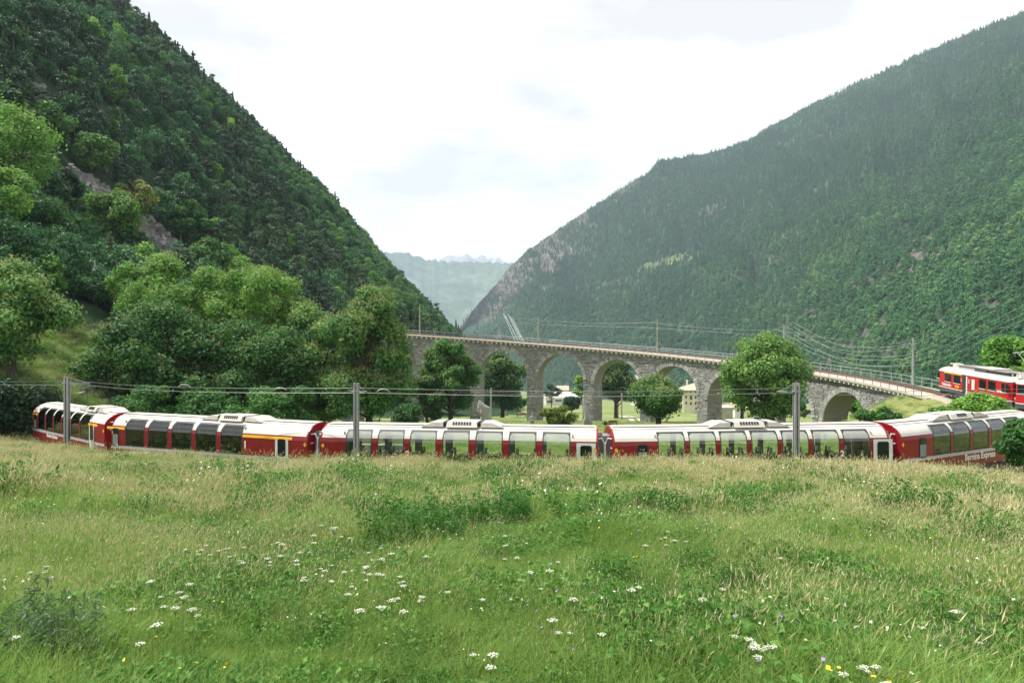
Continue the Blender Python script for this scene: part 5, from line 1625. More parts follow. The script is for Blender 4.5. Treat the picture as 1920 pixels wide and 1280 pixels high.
for i, (cx, cy, cz, w) in enumerate(cliffs):
    rg = rng_of(600 + i); r = w / 2 / F_PX * cy; n_ = 26
    pp_ = []; ss_ = []
    for k in range(n_):
        a = rg.random() * 6.28; q = r * 1.15 * math.sqrt(rg.random()); x_ = cx + math.cos(a) * q * .9; y_ = cy + math.sin(a) * q * 1.2
        pp_.append((x_, y_, float(G(x_, y_)) + r * .15)); ss_.append(r * (.35 + .55 * rg.random()))
    o = rock_pile('rock_outcrop', np.array(pp_), ss_, 640 + i, '', 1.3)
    del o['kind']; tag(o, 'grey rock outcrop ' + RO[i], 'rock', 'rock outcrops on the left mountainside')
# rocks by the left bank and low walls
rk = [(172, 722, 66, 1.5), (160, 735, 64, 1.1), (186, 728, 66, 1.2), (150, 745, 62, .8), (205, 752, 62, 1.0), (192, 757, 60, .8), (215, 757, 61, .7), (180, 745, 62, .6)]
for i, (u0, v0, Y0, s0) in enumerate(rk):
    x_, y_, z_ = hit(u0, v0, 57)
    rg = rng_of(680 + i); k = 7
    o = rock_pile('boulder', np.array([(x_ + rg.normal() * s0 * .4, y_ + rg.normal() * s0 * .4, z_ + .15 * s0) for _ in range(k)]), [s0 * (.6 + .5 * rg.random()) for _ in range(k)], 690 + i, '', .8)
    del o['kind']; tag(o, 'pale grey boulder on the grassy bank, ' + ('largest, beside the tree edge', 'left of the largest one', 'right of the largest one', 'leftmost of the group', 'lower right, above the roof unit', 'lower right, small and flat', 'rightmost of the group', 'small one in the middle')[i], 'boulder', 'boulders on the grassy bank')
def stone_wall(name, label, a, b, h, th, seed):
    rg = rng_of(seed); A, B = Vector(a), Vector(b); d = B - A; L = d.length; ang = math.atan2(d.y, d.x)
    root = thing(name, label, 'wall', a, ang)
    m = MB(); z_ = 0; slope = (b[2] - a[2]) / L
    while z_ < h:
        hh = .28 + .12 * rg.random(); x_ = 0
        while x_ < L:
            w_ = .4 + .6 * rg.random(); e = min(L, x_ + w_)
            m.box(x_ + .015, e - .015, -th / 2 - .05 * rg.random(), th / 2, z_ + slope * x_ - .2, min(h, z_ + hh - .02) + slope * x_ - .2, 0, float(rg.random())); x_ = e
        z_ += hh
    m.build('stones', M['stone'], root)['kind'] = 'stuff'
    return root
def wz(u, Y, dz=0): x_ = at(u, Y); return (x_, Y, float(G(x_, Y)) + dz)
stone_wall('retaining_wall', 'low stone retaining wall just behind the middle mast', wz(600, 62), wz(760, 60), 1.1, .5, 31)
stone_wall('garden_wall', 'stone wall in the field right of the large chestnut trunk', wz(1455, 112), wz(1470, 118), 2.4, .6, 32)
stone_wall('field_wall', 'ruined stone wall beyond the field left of the last arch', wz(1495, 205), wz(1528, 200), 1.8, .6, 33)
# fence posts on the left bank
for i, (u0, v0) in enumerate(((113, 757), (145, 757), (159, 755), (173, 748), (188, 745), (128, 758))):
    x_, y_, z_ = hit(u0, v0, 57); m = MB(); m.tube([(0, 0, -.2), (0, 0, 1.0)], .05, 5); o = m.build('fence_post', M['wood_pole']); o.location = (x_, y_, z_)
    tag(o, 'short thin fence post on the grassy bank above the leftmost coach', 'post', 'fence posts on the grassy bank')

# path through the arch
pa = [(1166, 770, 205), (1178, 772, 190), (1190, 777, 172), (1197, 787, 142)]
for k, off in enumerate((-1.0, 1.0)):
    m = MB(); prev = None
    P = [Vector((at(u0, Y0), Y0, 0)) for u0, v0, Y0 in pa]; P = dens([tuple(p) for p in P], 4)
    for i, p in enumerate(P):
        d = (P[min(i + 1, len(P) - 1)] - P[max(0, i - 1)]).normalized(); nrm = Vector((-d.y, d.x, 0))
        c_ = p + nrm * off; l, r_ = c_ + nrm * .55, c_ - nrm * .55
        l.z = float(G(l.x, l.y)) + .09; r_.z = float(G(r_.x, r_.y)) + .09
        if prev: m.add([prev[0], l, r_, prev[1]], [(0, 1, 2, 3)])
        prev = (l, r_)
    m.build('path', M['gravel'])['kind'] = 'structure'

# ------------------------------------------------------------------ buildings behind the viaduct
def house(name, label, u0, u1, v_eave, v_base, Y, rot, depth, wallm, roofm, roof_h, hip=False, over=.5, wins=(), chimney=None, cat='house'):
    x_ = at((u0 + u1) / 2, Y); zb = (640 - v_base) / F_PX * Y; w_ = (u1 - u0) / F_PX * Y; h_ = (v_base - v_eave) / F_PX * Y
    root = thing(name, label, cat, (x_, Y + depth / 2, zb), rot)
    m = MB(); m.box(-w_ / 2, w_ / 2, -depth / 2, depth / 2, -3, h_); m.build('wall', M[wallm], root)
    m = MB(); a, b = w_ / 2 + over, depth / 2 + over
    if hip:
        r_ = max(.1, a - b * .9)
        vs = [(-a, -b, h_ + .003), (a, -b, h_ + .003), (a, b, h_ + .003), (-a, b, h_ + .003), (-r_, 0, h_ + roof_h), (r_, 0, h_ + roof_h)]
        m.add(vs, [(0, 1, 5, 4), (1, 2, 5), (2, 3, 4, 5), (3, 0, 4), (3, 2, 1, 0)])
    else:
        vs = [(-a, -b, h_ + .003), (a, -b, h_ + .003), (a, b, h_ + .003), (-a, b, h_ + .003), (-a, 0, h_ + roof_h), (a, 0, h_ + roof_h)]
        m.add(vs, [(0, 1, 5, 4), (1, 2, 5), (2, 3, 4, 5), (3, 0, 4), (3, 2, 1, 0)])
    rf = m.build('roof', M[roofm], root)
    if chimney:
        m = MB(); m.box(chimney[0] - .35, chimney[0] + .35, -.4, .4, h_ + .2, h_ + roof_h + chimney[1]); m.build('chimney', M['plaster_white'], rf)
    for (fx_, fz, ww, hh) in wins:
        m = MB(); m.box(-ww / 2, ww / 2, -.06, .04, -hh / 2, hh / 2); o = m.build('window', M['shutter'], root); o.location = (-w_ / 2 + fx_ * w_, -depth / 2 - .02, fz * h_)
        m = MB(); m.box(-ww / 2 - .12, ww / 2 + .12, -.12, .0, -hh / 2 - .12, -hh / 2 - .003); m.build('sill', M['plaster_white'], o)
    return root
house('warehouse', 'long white warehouse seen through the third arch', 1023, 1092, 745, 757, 620, 0, 22, 'plaster_white', 'metal_roof', 4.2, over=1.0, wins=((.12, .35, 5, 2.2), (.35, .5, 6, 1.6), (.75, .45, 8, 1.6)), cat='warehouse')
house('pale_house', 'pale tall house with tiled roof above the white warehouse', 1045, 1066, 731, 746, 700, 0, 12, 'plaster_white', 'roof_tan', 4.2, wins=((.3, .7, 1.2, 2), (.45, .7, 1.2, 2), (.62, .7, 1.2, 2), (.85, .7, 1.2, 2), (.3, .25, 1.2, 2), (.62, .25, 1.2, 2)), over=.8)
house('gabled_house', 'narrow white gabled house beside the fourth arch', 1192, 1208, 718, 752, 420, math.radians(24), 9, 'plaster_white', 'roof_stone', 4.6, wins=((.4, .8, .9, 1.5), (.7, .8, .9, 1.5), (.5, .5, .9, 1.5)))
house('stone_roofed_house', 'house with large grey stone roof behind the low wide chestnut', 1232, 1272, 729, 768, 260, math.radians(-18), 11, 'plaster_cream', 'roof_stone', 4.9, hip=True, wins=((.3, .6, 1, 1.5), (.7, .6, 1, 1.5)))
house('cream_house', 'three storey cream house with chimney beside the sixth arch', 1287, 1330, 731, 769, 250, math.radians(-12), 10, 'plaster_cream', 'roof_tan', 2.3, hip=True, over=1.3,
      wins=((.12, .9, .6, .4), (.32, .9, .6, .4), (.52, .9, .6, .4), (.13, .64, .6, 1.0), (.33, .62, .8, 1.5), (.53, .64, .6, 1.0), (.13, .35, .6, 1.0), (.33, .33, .6, 1.0), (.53, .35, .6, 1.0), (.55, .10, .6, .8)), chimney=(-2.6, 1.1))
house('shed', 'small grey flat shed seen through the sixth arch', 1354, 1374, 764, 777, 165, 0, 5, 'roof_stone', 'roof_stone', .4, over=.15, cat='shed')
house('white_outbuilding', 'low white outbuilding right of the shed, half hidden by leaves', 1378, 1396, 763, 774, 185, 0, 5, 'plaster_white', 'roof_tan', 1.0, wins=((.3, .5, .6, .8), (.7, .5, .6, .8)), cat='outbuilding')

# ------------------------------------------------------------------ sculptures and people in the field
def skin_body(name, verts, edges, radii, mat, parent=None, sub=2):
    me = bpy.data.meshes.new(name); me.from_pydata(verts, edges, []); me.materials.append(mat)
    o = link(bpy.data.objects.new(name, me), parent)
    o.modifiers.new('skin', 'SKIN'); 
    for i, r_ in enumerate(radii): me.skin_vertices[0].data[i].radius = (r_, r_) if isinstance(r_, (int, float)) else r_
    me.skin_vertices[0].data[0].use_root = True
    md = o.modifiers.new('sub', 'SUBSURF'); md.levels = 1; md.render_levels = sub
    me.polygons.foreach_set('use_smooth', [])
    return o
def figure(arms='down', hip=.98, sit=False):
    V = [(0, 0, 1.0), (0, 0, 1.2), (0, 0, 1.42), (0, .0, 1.52), (0, -.02, 1.62), (0, -.02, 1.73)]
    E_ = [(0, 1), (1, 2), (2, 3), (3, 4), (4, 5)]
    Rr = [(.15, .11), (.14, .10), (.17, .10), .055, .085, .07]
    for s in (-1, 1):
        b = len(V)
        if arms == 'raise' and s == 1: pts = [(s * .2, 0, 1.42), (s * .36, 0, 1.50), (s * .42, -.02, 1.78)]
        elif arms == 'cross': pts = [(s * .2, 0, 1.42), (s * .27, -.05, 1.14), (-s * .02, -.22, 1.2)]
        else: pts = [(s * .2, 0, 1.42), (s * .26, .02, 1.13), (s * .27, -.04, .87)]
        V += pts; E_ += [(2, b), (b, b + 1), (b + 1, b + 2)]; Rr += [.06, .045, .035]
        b = len(V)
        V += [(s * .1, 0, .92), (s * .11, -.01, .5), (s * .12, .02, .09), (s * .13, -.13, .04)]; E_ += [(0, b), (b, b + 1), (b + 1, b + 2), (b + 2, b + 3)]; Rr += [.095, .062, .045, .04]
    return V, E_, Rr
def scaled(V, s): return [(x_ * s, y_ * s, z_ * s) for x_, y_, z_ in V]
# standing stone figure
x_, Y0 = at(998, 96), 96; zb = float(G(x_, Y0)); s = 1.75
o = thing('stone_figure', 'grey stone figure with folded arms standing in front of the wide pier', 'statue', (x_, Y0, zb))
V, E_, Rr = figure('cross'); V = scaled(V, s)
skin_body('figure_body', V, E_, [tuple(q * s for q in r_) if isinstance(r_, tuple) else r_ * s for r_ in Rr], M['statue'], o)
# headless leg statue
x_, Y0 = at(1102, 92), 92; zb = float(G(x_, Y0)); s = 2.0
o = thing('torso_statue', 'grey headless torso statue on two legs beside the pier', 'statue', (x_, Y0, zb))
V = [(0, 0, 1.0), (-.10, 0, 1.5), (-.22, 0, 2.1), (-.30, 0, 2.7)]; E_ = [(0, 1), (1, 2), (2, 3)]; Rr = [(.30, .2), (.28, .2), (.20, .15), (.08, .07)]
for sd in (-1, 1):
    b = len(V); V += [(sd * .20, 0, .8), (sd * .21, 0, .4), (sd * .20, .0, -.1)]; E_ += [(0, b), (b, b + 1), (b + 1, b + 2)]; Rr += [.16, .12, .10]
skin_body('torso', scaled(V, s), E_, [tuple(q * s for q in r_) if isinstance(r_, tuple) else r_ * s for r_ in Rr], M['statue'], o)
# draped statue by second pier
x_, Y0 = at(908, 110), 110; zb = float(G(x_, Y0)); zt = (640 - 750) / F_PX * 110; h_ = zt - zb
o = thing('draped_statue', 'tall grey draped sculpture leaning beside the second pier', 'statue', (x_, Y0, zb))
m = MB(); rg = rng_of(44); rings = []
prof = [(0, .9, .5, .2), (.2, .85, .5, .25), (.4, .75, .45, .15), (.6, .95, .45, -.05), (.75, 1.05, .4, -.1), (.84, .6, .35, -.45), (.92, .35, .25, -.65), (1.0, .12, .12, -.8)]
for f, a, b, cx in prof:
    rings.append([(cx + a * math.cos(t0) * (1 + .12 * math.sin(5 * t0)), b * math.sin(t0), f * h_) for t0 in np.linspace(0, 2 * math.pi, 17)[:-1]])
for A, B in zip(rings[:-1], rings[1:]):
    for i in range(16): k = (i + 1) % 16; m.add([A[i], A[k], B[k], B[i]], [(0, 1, 2, 3)])
m.add(rings[-1], [list(range(16))]); m.build('drapery', M['statue'], o, True)
# people
def person(u, Y0, label, arms, shirt, trousers, hair, s=1.0, rot=0.0, sink=0.0):
    x_ = at(u, Y0); zb = float(G(x_, Y0)) - sink
    o = thing('person', label, 'person', (x_, Y0, zb), rot)
    V, E_, Rr = figure(arms); bo_ = skin_body('body', scaled(V, s), E_, [tuple(q * s for q in r_) if isinstance(r_, tuple) else r_ * s for r_ in Rr], M['skin'], o, 1)
    m = MB()
    for z0, z1, a, b, a1, b1 in ((.95, 1.2, .185, .145, .18, .14), (1.2, 1.46, .18, .14, .235, .145), (1.46, 1.52, .235, .145, .09, .09)):
        n_ = 12
        r0_ = [(a * math.cos(q) * s, b * math.sin(q) * s, z0 * s) for q in np.linspace(0, 2 * math.pi, n_ + 1)[:-1]]; r1_ = [(a1 * math.cos(q) * s, b1 * math.sin(q) * s, z1 * s) for q in np.linspace(0, 2 * math.pi, n_ + 1)[:-1]]
        for i in range(n_): k = (i + 1) % n_; m.add([r0_[i], r0_[k], r1_[k], r1_[i]], [(0, 1, 2, 3)])
    m.build('shirt', M[shirt], o, True)
    m = MB()
    for sd in (-1, 1): m.tube([(sd * .1 * s, 0, 1.0 * s), (sd * .115 * s, -.005, .5 * s), (sd * .12 * s, .02, .1 * s)], [.125 * s, .09 * s, .075 * s], 9)
    m.build('trousers', M[trousers], o, True)
    m = MB(); rings = []
    for f in np.linspace(-.2, 1, 5):
        q = math.acos(max(-1, min(1, f))); rings.append([(.098 * math.sin(q) * math.cos(t0) * s, (-.005 + .11 * math.sin(q) * math.sin(t0)) * s, (1.69 + .095 * f) * s) for t0 in np.linspace(0, 2 * math.pi, 13)[:-1]])
    for A, B in zip(rings[:-1], rings[1:]):
        for i in range(12): k = (i + 1) % 12; m.add([A[i], A[k], B[k], B[i]], [(0, 1, 2, 3)])
    m.build('hair', M[hair], o, True)
person(1378, 106, 'person in a black shirt and dark cap raising one arm in the field', 'raise', 'cloth_black', 'cloth_blue', 'cloth_black', 1.0)
person(1547, 82, 'person in a white shirt with reddish brown hair under the last arch', 'down', 'cloth_white', 'cloth_blue', 'hair', 1.0, .6)
# benches and logs beside the pier
def bench(u, Y0, label, w_=1.6):
    x_ = at(u, Y0); o = thing('bench', label, 'bench', (x_, Y0, float(G(x_, Y0))), .3)
    m = MB(); m.box(-w_ / 2, w_ / 2, -.25, .25, .42, .5); m.build('seat', M['wood'], o)
    for s in (-1, 1): m = MB(); m.box(s * w_ * .38 - .06, s * w_ * .38 + .06, -.2, .2, -.05, .415); m.build('leg', M['wood'], o)
    m = MB(); m.box(-w_ / 2, w_ / 2, .22, .27, .55, .95); m.build('backrest', M['wood'], o)
bench(1150, 128, 'dark wooden bench in the field right of the third pier', 1.8)
bench(978, 190, 'low dark bench in the field beyond the left arches', 3.2)
m = MB(); m.tube([(-1.1, 0, .25), (1.1, .3, .25)], .24, 8); o = m.build('log', M['wood']); o.location = (at(1140, 130), 130, float(G(at(1140, 130), 130))); tag(o, 'short brown log lying right of the third pier', 'log')
m = MB()
for q in range(14): m.tube([(0, 0, .75 + 0 * q), (.001, 0, .75)], .001, 3)
o = thing('green_barrel', 'small dark green barrel standing right of the third pier', 'barrel', (at(1135, 127), 127, float(G(at(1135, 127), 127))))
m = MB(); m.tube([(0, 0, 0), (0, 0, .2), (0, 0, .6), (0, 0, .85)], [.26, .31, .31, .26], 12); m.build('drum', M['leaf_dark'], o, True)
m = MB(); m.tube([(0, 0, .853), (0, 0, .9)], .24, 12); m.build('lid', M['dark'], o)
# red and white pole by the draped statue
x_, Y0 = at(901.5, 105), 105; zb = float(G(x_, Y0)); o = thing('marker_pole', 'thin red and white banded pole in front of the draped sculpture', 'pole', (x_, Y0, zb))
hh = (640 - 767) / F_PX * Y0 - zb
for i in range(6):
    m = MB(); m.tube([(0, 0, hh * i / 6 + .001), (0, 0, hh * (i + 1) / 6)], .05, 6); m.build('band', M['lettering'] if i % 2 else M['red2'], o)

# ------------------------------------------------------------------ meadow vegetation
def blades(rg, n, rad, h0, h1, w, lean, curl=.5, segs=3):
    """n bent grass blades as quads"""
    a = rg.random(n) * 2 * np.pi; r = rad * np.sqrt(rg.random(n))
    B = np.stack([np.cos(a) * r, np.sin(a) * r, np.zeros(n)], -1)
    h = h0 + (h1 - h0) * rg.random(n)
    d = rg.normal(size=(n, 2)) * .5 + np.array(lean); 
    az = rg.random(n) * np.pi
    side = np.stack([np.cos(az), np.sin(az), np.zeros(n)], -1)
    rows = []
    for i in range(segs + 1):
        f = i / segs
        c = B.copy(); c[:, 0] += d[:, 0] * h * curl * f * f; c[:, 1] += d[:, 1] * h * curl * f * f
        c[:, 2] = h * (f - .18 * f * f * np.clip(np.linalg.norm(d, axis=1), 0, 1.5))
        ww = w * (1 - f * .85) * .5
        rows.append((c - side * ww, c + side * ww))
    V = np.stack([np.stack(r_, 1) for r_ in rows], 1).reshape(n, -1, 3)     # n, (segs+1)*2, 3
    nv = (segs + 1) * 2
    Fc = []
    for i in range(segs): Fc.append(np.array([2 * i, 2 * i + 1, 2 * i + 3, 2 * i + 2]))
    Fq = (np.arange(n)[:, None, None] * nv + np.array(Fc)[None]).reshape(-1, 4)
    t_ = np.repeat(rg.random(n), segs)
    tip = np.stack([rows[-1][0], rows[-1][1]], 1).mean(1)
    return V.reshape(-1, 3), Fq, t_, tip, d
def grass_tuft(seed, n, rad, h0, h1, w, mat='grass', lean=(.25, 0)):
    rg = rng_of(seed); V, Fq, t_, tip, d = blades(rg, n, rad, h0, h1, w, lean, .7)
    return np_mesh('grass_tuft', V, Fq, M[mat], t_)
def straw_tuft(seed, n, rad, h0, h1, w=.006, head=.14, hw=.022, lean=(.4, -.1)):
    rg = rng_of(seed); V, Fq, t_, tip, d = blades(rg, n, rad, h0, h1, w, lean, .45)
    dd = np.stack([d[:, 0] * .8, d[:, 1] * .8, np.full(n, 1.0)], -1); dd /= np.linalg.norm(dd, axis=1, keepdims=True)
    Vs, Fs, Ts = [V], [Fq], [t_]; b = len(V)
    for q in (0, 1):
        az = rg.random(n) * np.pi + q * np.pi / 2; side = np.stack([np.cos(az), np.sin(az), np.zeros(n)], -1)
        hl = head * (.6 + .8 * rg.random((n, 1)))
        v = np.stack([tip - dd * hl * .3, tip + side * hw + dd * hl * .25, tip + dd * hl, tip - side * hw + dd * hl * .25], 1).reshape(-1, 3)
        Vs.append(v); Fs.append(np.arange(n * 4).reshape(-1, 4) + b); Ts.append(.5 + .5 * rg.random(n)); b += n * 4
    return np_mesh('straw_tuft', np.vstack(Vs), np.vstack(Fs), [M['straw'], M['grass']], np.concatenate(Ts), np.concatenate([np.ones(len(Fq), int), np.zeros(2 * n, int)]))
def herb_mesh(seed, nstem, rad, h0, h1, nleaf, size, mat, asp=.35):
    rg = rng_of(seed); V, Fq, t_, tip, d = blades(rg, nstem, rad, h0, h1, .012, (.1, 0), .35)
    k = rg.integers(0, nstem, nleaf); f = rg.random(nleaf) ** .7
    vv = V.reshape(nstem, -1, 3); base = vv[k, 0]; tp = tip[k]
    P = base + (tp - base) * f[:, None] + rg.normal(size=(nleaf, 3)) * np.array([.05, .05, .02])
    N_ = rg.normal(size=(nleaf, 3)) * .8; N_[:, 2] += .8
    L = leaf_quads(rg, P, N_, size, asp, .2)
    return np_mesh('herb', np.vstack([V, L]), np.vstack([Fq, np.arange(nleaf * 4).reshape(-1, 4) + len(V)]), M[mat], np.concatenate([t_, rg.random(nleaf)]))
def dots_mesh(seed, n, rad, h0, h1, size, petal):
    rg = rng_of(seed); V, Fq, t_, tip, d = blades(rg, n, rad, h0, h1, .006, (.1, 0), .35)
    m5 = 3; P = np.repeat(tip, m5, 0) + rg.normal(size=(n * m5, 3)) * size * .25
    N_ = rg.normal(size=(n * m5, 3)) * .5; N_[:, 2] += 1
    L = leaf_quads(rg, P, N_, size, .9)
    nf = len(Fq)
    return np_mesh('flower_tuft', np.vstack([V, L]), np.vstack([Fq, np.arange(n * m5 * 4).reshape(-1, 4) + len(V)]), [M['stem'], M[petal]], np.concatenate([t_, rg.random(n * m5)]), np.concatenate([np.zeros(nf, int), np.ones(n * m5, int)]))
near_p = [grass_tuft(400 + i, 120, .28, .14, .38, .0075) for i in range(4)] + [grass_tuft(410 + i, 80, .28, .22, .52, .006, 'grass', (.45, -.1)) for i in range(2)] + \
         [straw_tuft(420 + i, 22, .30, .26, .60, .0030, .042, .0032) for i in range(3)] + [herb_mesh(430 + i, 18, .26, .10, .34, 300, .040 + .008 * i, ('herb', 'herb_dark', 'herb')[i], (.5, .4, .75)[i]) for i in range(3)] + \
         [dots_mesh(440, 4, .3, .22, .42, .018, 'petal_yellow'), dots_mesh(441, 5, .3, .25, .5, .022, 'petal_white'), dots_mesh(442, 4, .3, .25, .5, .020, 'petal_violet')]
far_p = [grass_tuft(450 + i, 230, .65, .18, .50, .013) for i in range(4)] + [straw_tuft(460 + i, 90, .72, .26, .64, .006, .09, .009) for i in range(3)] + \
        [herb_mesh(470, 22, .5, .2, .55, 260, .09, 'herb', .5), herb_mesh(471, 30, .45, .25, .72, 420, .085, 'herb_dark', .35)] + [dots_mesh(480, 9, .7, .35, .65, .05, 'petal_white')]
def wedge(n, y0, y1, tmax=1.0):
    y = np.sqrt(R.uniform(y0 * y0, y1 * y1, n)); return R.uniform(-tmax, tmax, n) * y, y
def patch_noise(x, y): return fbm(x / 3.4 + 9, y / 3.4, 3)
# near meadow
x, y = wedge(11000, 1.6, 11.5); x2, y2 = wedge(8200, 8, 17); x = np.append(x, x2); y = np.append(y, y2)
pn_ = patch_noise(x, y); q = R.random(len(x))
straw_p = np.clip(.24 + .45 * pn_ + .06 * sstep(6, 16, y), .05, .45) * sstep(2.6, 6.5, y)
pk = np.where(q < straw_p, 6 + R.integers(0, 3, len(x)), np.where(q < straw_p + np.clip(.30 + .9 * fbm(x / 1.3 + 50, y / 1.3, 3), .10, .7), 9 + R.integers(0, 3, len(x)), np.where(q > .965, 12 + R.integers(0, 3, len(x)), R.integers(0, 6, len(x)))))
s_ = R.uniform(.6, 1.2, len(x)) * (.85 + .7 * fbm(x / 1.7, y / 1.7 + 30, 3))
rot = np.stack([R.normal(size=len(x)) * .10, R.normal(size=len(x)) * .10, R.normal(size=len(x)) * 1.1], -1)
scatter('meadow_grass', proto_collection('near_grass', near_p), np.stack([x, y, G(x, y) - .02], -1), pk, np.stack([s_] * 3, -1), rot, 'long flowering meadow grass in the foreground')
# far meadow up to the brow
x, y = wedge(44000, 13, 60)
ye_, _ = brow(np.clip(x / y, -.95, 1)); keep = (y < ye_ + 1.4); x, y, ye_ = x[keep], y[keep], ye_[keep]
pn_ = patch_noise(x * .7, y * .7); q = R.random(len(x))
straw_p = np.clip(.32 + .50 * pn_ + .10 * sstep(.5, .95, y / ye_), .06, .6)
pk = np.where(q < straw_p, 4 + R.integers(0, 3, len(x)), np.where(q < straw_p + np.clip(.16 + .9 * fbm(x / 2.2 + 50, y / 3.0, 3), .05, .6), 7 + R.integers(0, 2, len(x)), np.where(q > .975, 9, R.integers(0, 4, len(x)))))
s_ = R.uniform(.6, 1.15, len(x)) * (.95 + .6 * fbm(x / 2.6 + 7, y / 4.5, 3)) * (1 - .15 * sstep(.9, 1.05, y / ye_))
rot = np.stack([R.normal(size=len(x)) * .08, R.normal(size=len(x)) * .08, R.normal(size=len(x)) * 1.1], -1)
farc = proto_collection('far_grass', far_p)
scatter('tall_grass', farc, np.stack([x, y, G(x, y) - .03], -1), pk, np.stack([s_] * 3, -1), rot, 'tall dry grass along the brow of the meadow')
# grass in the field beyond the train and on the bank
n = 15000
x = R.uniform(-34, 62, n); y = R.uniform(44, 150, n)
keep = (np.abs(y - trk_y(x)) > 4.5) & (y > trk_y(x)) & (np.abs(x / y) < .8)
x, y = x[keep], y[keep]
rr = np.hypot(x - VC[0], y - VC[1]); keep = ~((rr > RN - .5) & (rr < RN + WID + .5) & (x < 52)); x, y = x[keep], y[keep]
em = emb_h(x, y); zz = G(x, y); keep = ~((em > zz - .3) & (np.abs(em - (EMB[:, 2].max())) < -1)); 
dl = np.full(len(x), 1e9)
for a, b in zip(line[:-1], line[1:]):
    dx, dy = b[0] - a[0], b[1] - a[1]; q_ = np.clip(((x - a[0]) * dx + (y - a[1]) * dy) / max(1e-6, dx * dx + dy * dy), 0, 1); dl = np.minimum(dl, np.hypot(x - a[0] - q_ * dx, y - a[1] - q_ * dy))
keep = dl > 3.0
x, y, zz = x[keep], y[keep], zz[keep]
q = R.random(len(x)); pk = np.where(q < .2, 4 + R.integers(0, 3, len(x)), np.where(q > .86, 9, R.integers(0, 4, len(x))))
s_ = R.uniform(.6, 1.0, len(x))
scatter('field_grass', farc, np.stack([x, y, zz - .05], -1), pk, np.stack([s_ * 1.3, s_ * 1.3, s_ * .8], -1), np.stack([0 * x, 0 * x, R.random(len(x)) * 6.28], -1), 'hay meadow grass between the train and the viaduct')
n = 5000
x = R.uniform(-64, -34, n); y = R.uniform(60, 112, n); keep = (mount_left(x, y) > .3); x, y = x[keep], y[keep]
q = R.random(len(x)); pk = np.where(q < .3, 4 + R.integers(0, 3, len(x)), np.where(q < .6, 7 + R.integers(0, 2, len(x)), R.integers(0, 4, len(x)))); s_ = R.uniform(.8, 1.5, len(x))
scatter('bank_grass', farc, np.stack([x, y, G(x, y) - .05], -1), pk, np.stack([s_ * 1.2, s_ * 1.2, s_], -1), np.stack([0 * x, 0 * x, R.random(len(x)) * 6.28], -1), 'rough grass on the bank above the leftmost coach')

# taller herb clumps, each one a plant
herb_v = [herb_mesh(500 + i, 80, .60, .35, .92, 2600, .085, 'herb_dark', .30) for i in range(3)] + [herb_mesh(510, 60, .55, .4, .8, 1300, .07, 'herb_grey', .3)]
hl = [(410, 900, 1.2, 0, 'wide dark green herb clump near the top of the meadow at left'), (375, 896, .9, 1, 'small dark green clump left of the wide clump near the train'), (447, 898, .9, 2, 'dark green clump right of the wide clump near the train'),
      (266, 893, .75, 1, 'slender green clump below the door of the leftmost coach'), (303, 888, .6, 2, 'small slender clump below the coach marked 1'), (530, 916, .75, 0, 'upright green clump below the gap between two coaches'),
      (655, 958, .6, 1, 'green clump left of the big dark patch in mid meadow'), (712, 975, .85, 2, 'dark green clump at the left of the big mid meadow patch'), (790, 1000, 1.0, 0, 'largest dark green clump in the middle of the meadow'),
      (750, 985, .7, 1, 'dense clump beside the largest mid meadow clump'), (858, 976, .72, 1, 'clump at the right of the big mid meadow patch'), (930, 972, .95, 2, 'leafy green clump right of the mid meadow patch'),
      (1052, 918, .7, 0, 'narrow green clump below the middle coach door'), (1120, 912, .65, 1, 'small green clump below the red gangway'), (1163, 882, .55, 2, 'thin upright plant against the red gangway'),
      (1098, 970, .8, 2, 'soft green clump in the right half of the mid meadow'), (1238, 955, .7, 0, 'green clump below the second right coach'), (1370, 945, .95, 1, 'pale green bushy clump below the right steel mast'),
      (1500, 930, .8, 2, 'green clump right of the steel mast below the train'), (1710, 962, 1.0, 0, 'dark bushy clump standing alone in the right of the meadow'), (1140, 1060, .7, 1, 'dark clump in the middle of the lower right meadow'),
      (1308, 1038, .55, 2, 'small dark clump in the lower right meadow'), (40, 1195, .85, 3, 'grey green herb clump in the lower left corner'), (95, 1175, .6, 3, 'grey green clump right of the corner clump'),
      (1840, 1010, .8, 1, 'leafy clump at the right edge of the meadow'), (1190, 1125, .55, 0, 'low leafy clump in the lower middle right'), (1400, 1090, .6, 1, 'leafy clump in the lower right quarter'), (1800, 1190, .55, 3, 'grey green clump low in the right corner'),
      (1640, 1160, .5, 0, 'dark low clump left of the right corner clump')]
for i, (u0, v0, s0, k, lab) in enumerate(hl):
    x_, y_, z_ = hit(u0, v0, 2.5, 60)
    x_, y_, z_ = hit(u0, v0 + .26 * F_PX / y_, 2.5, 60)
    o = link(bpy.data.objects.new('herb_clump', herb_v[k])); o.location = (x_, y_, z_ - .03); o.rotation_euler = (0, 0, i * 1.3)
    sw = s0 * (1.08 if y_ > 9 else .85); o.scale = (sw * (.95 + .4 * ((i * 37) % 10) / 10), sw, sw * (.85 + .35 * ((i * 53) % 10) / 10)); tag(o, lab, 'plant', 'tall herb clumps in the meadow')

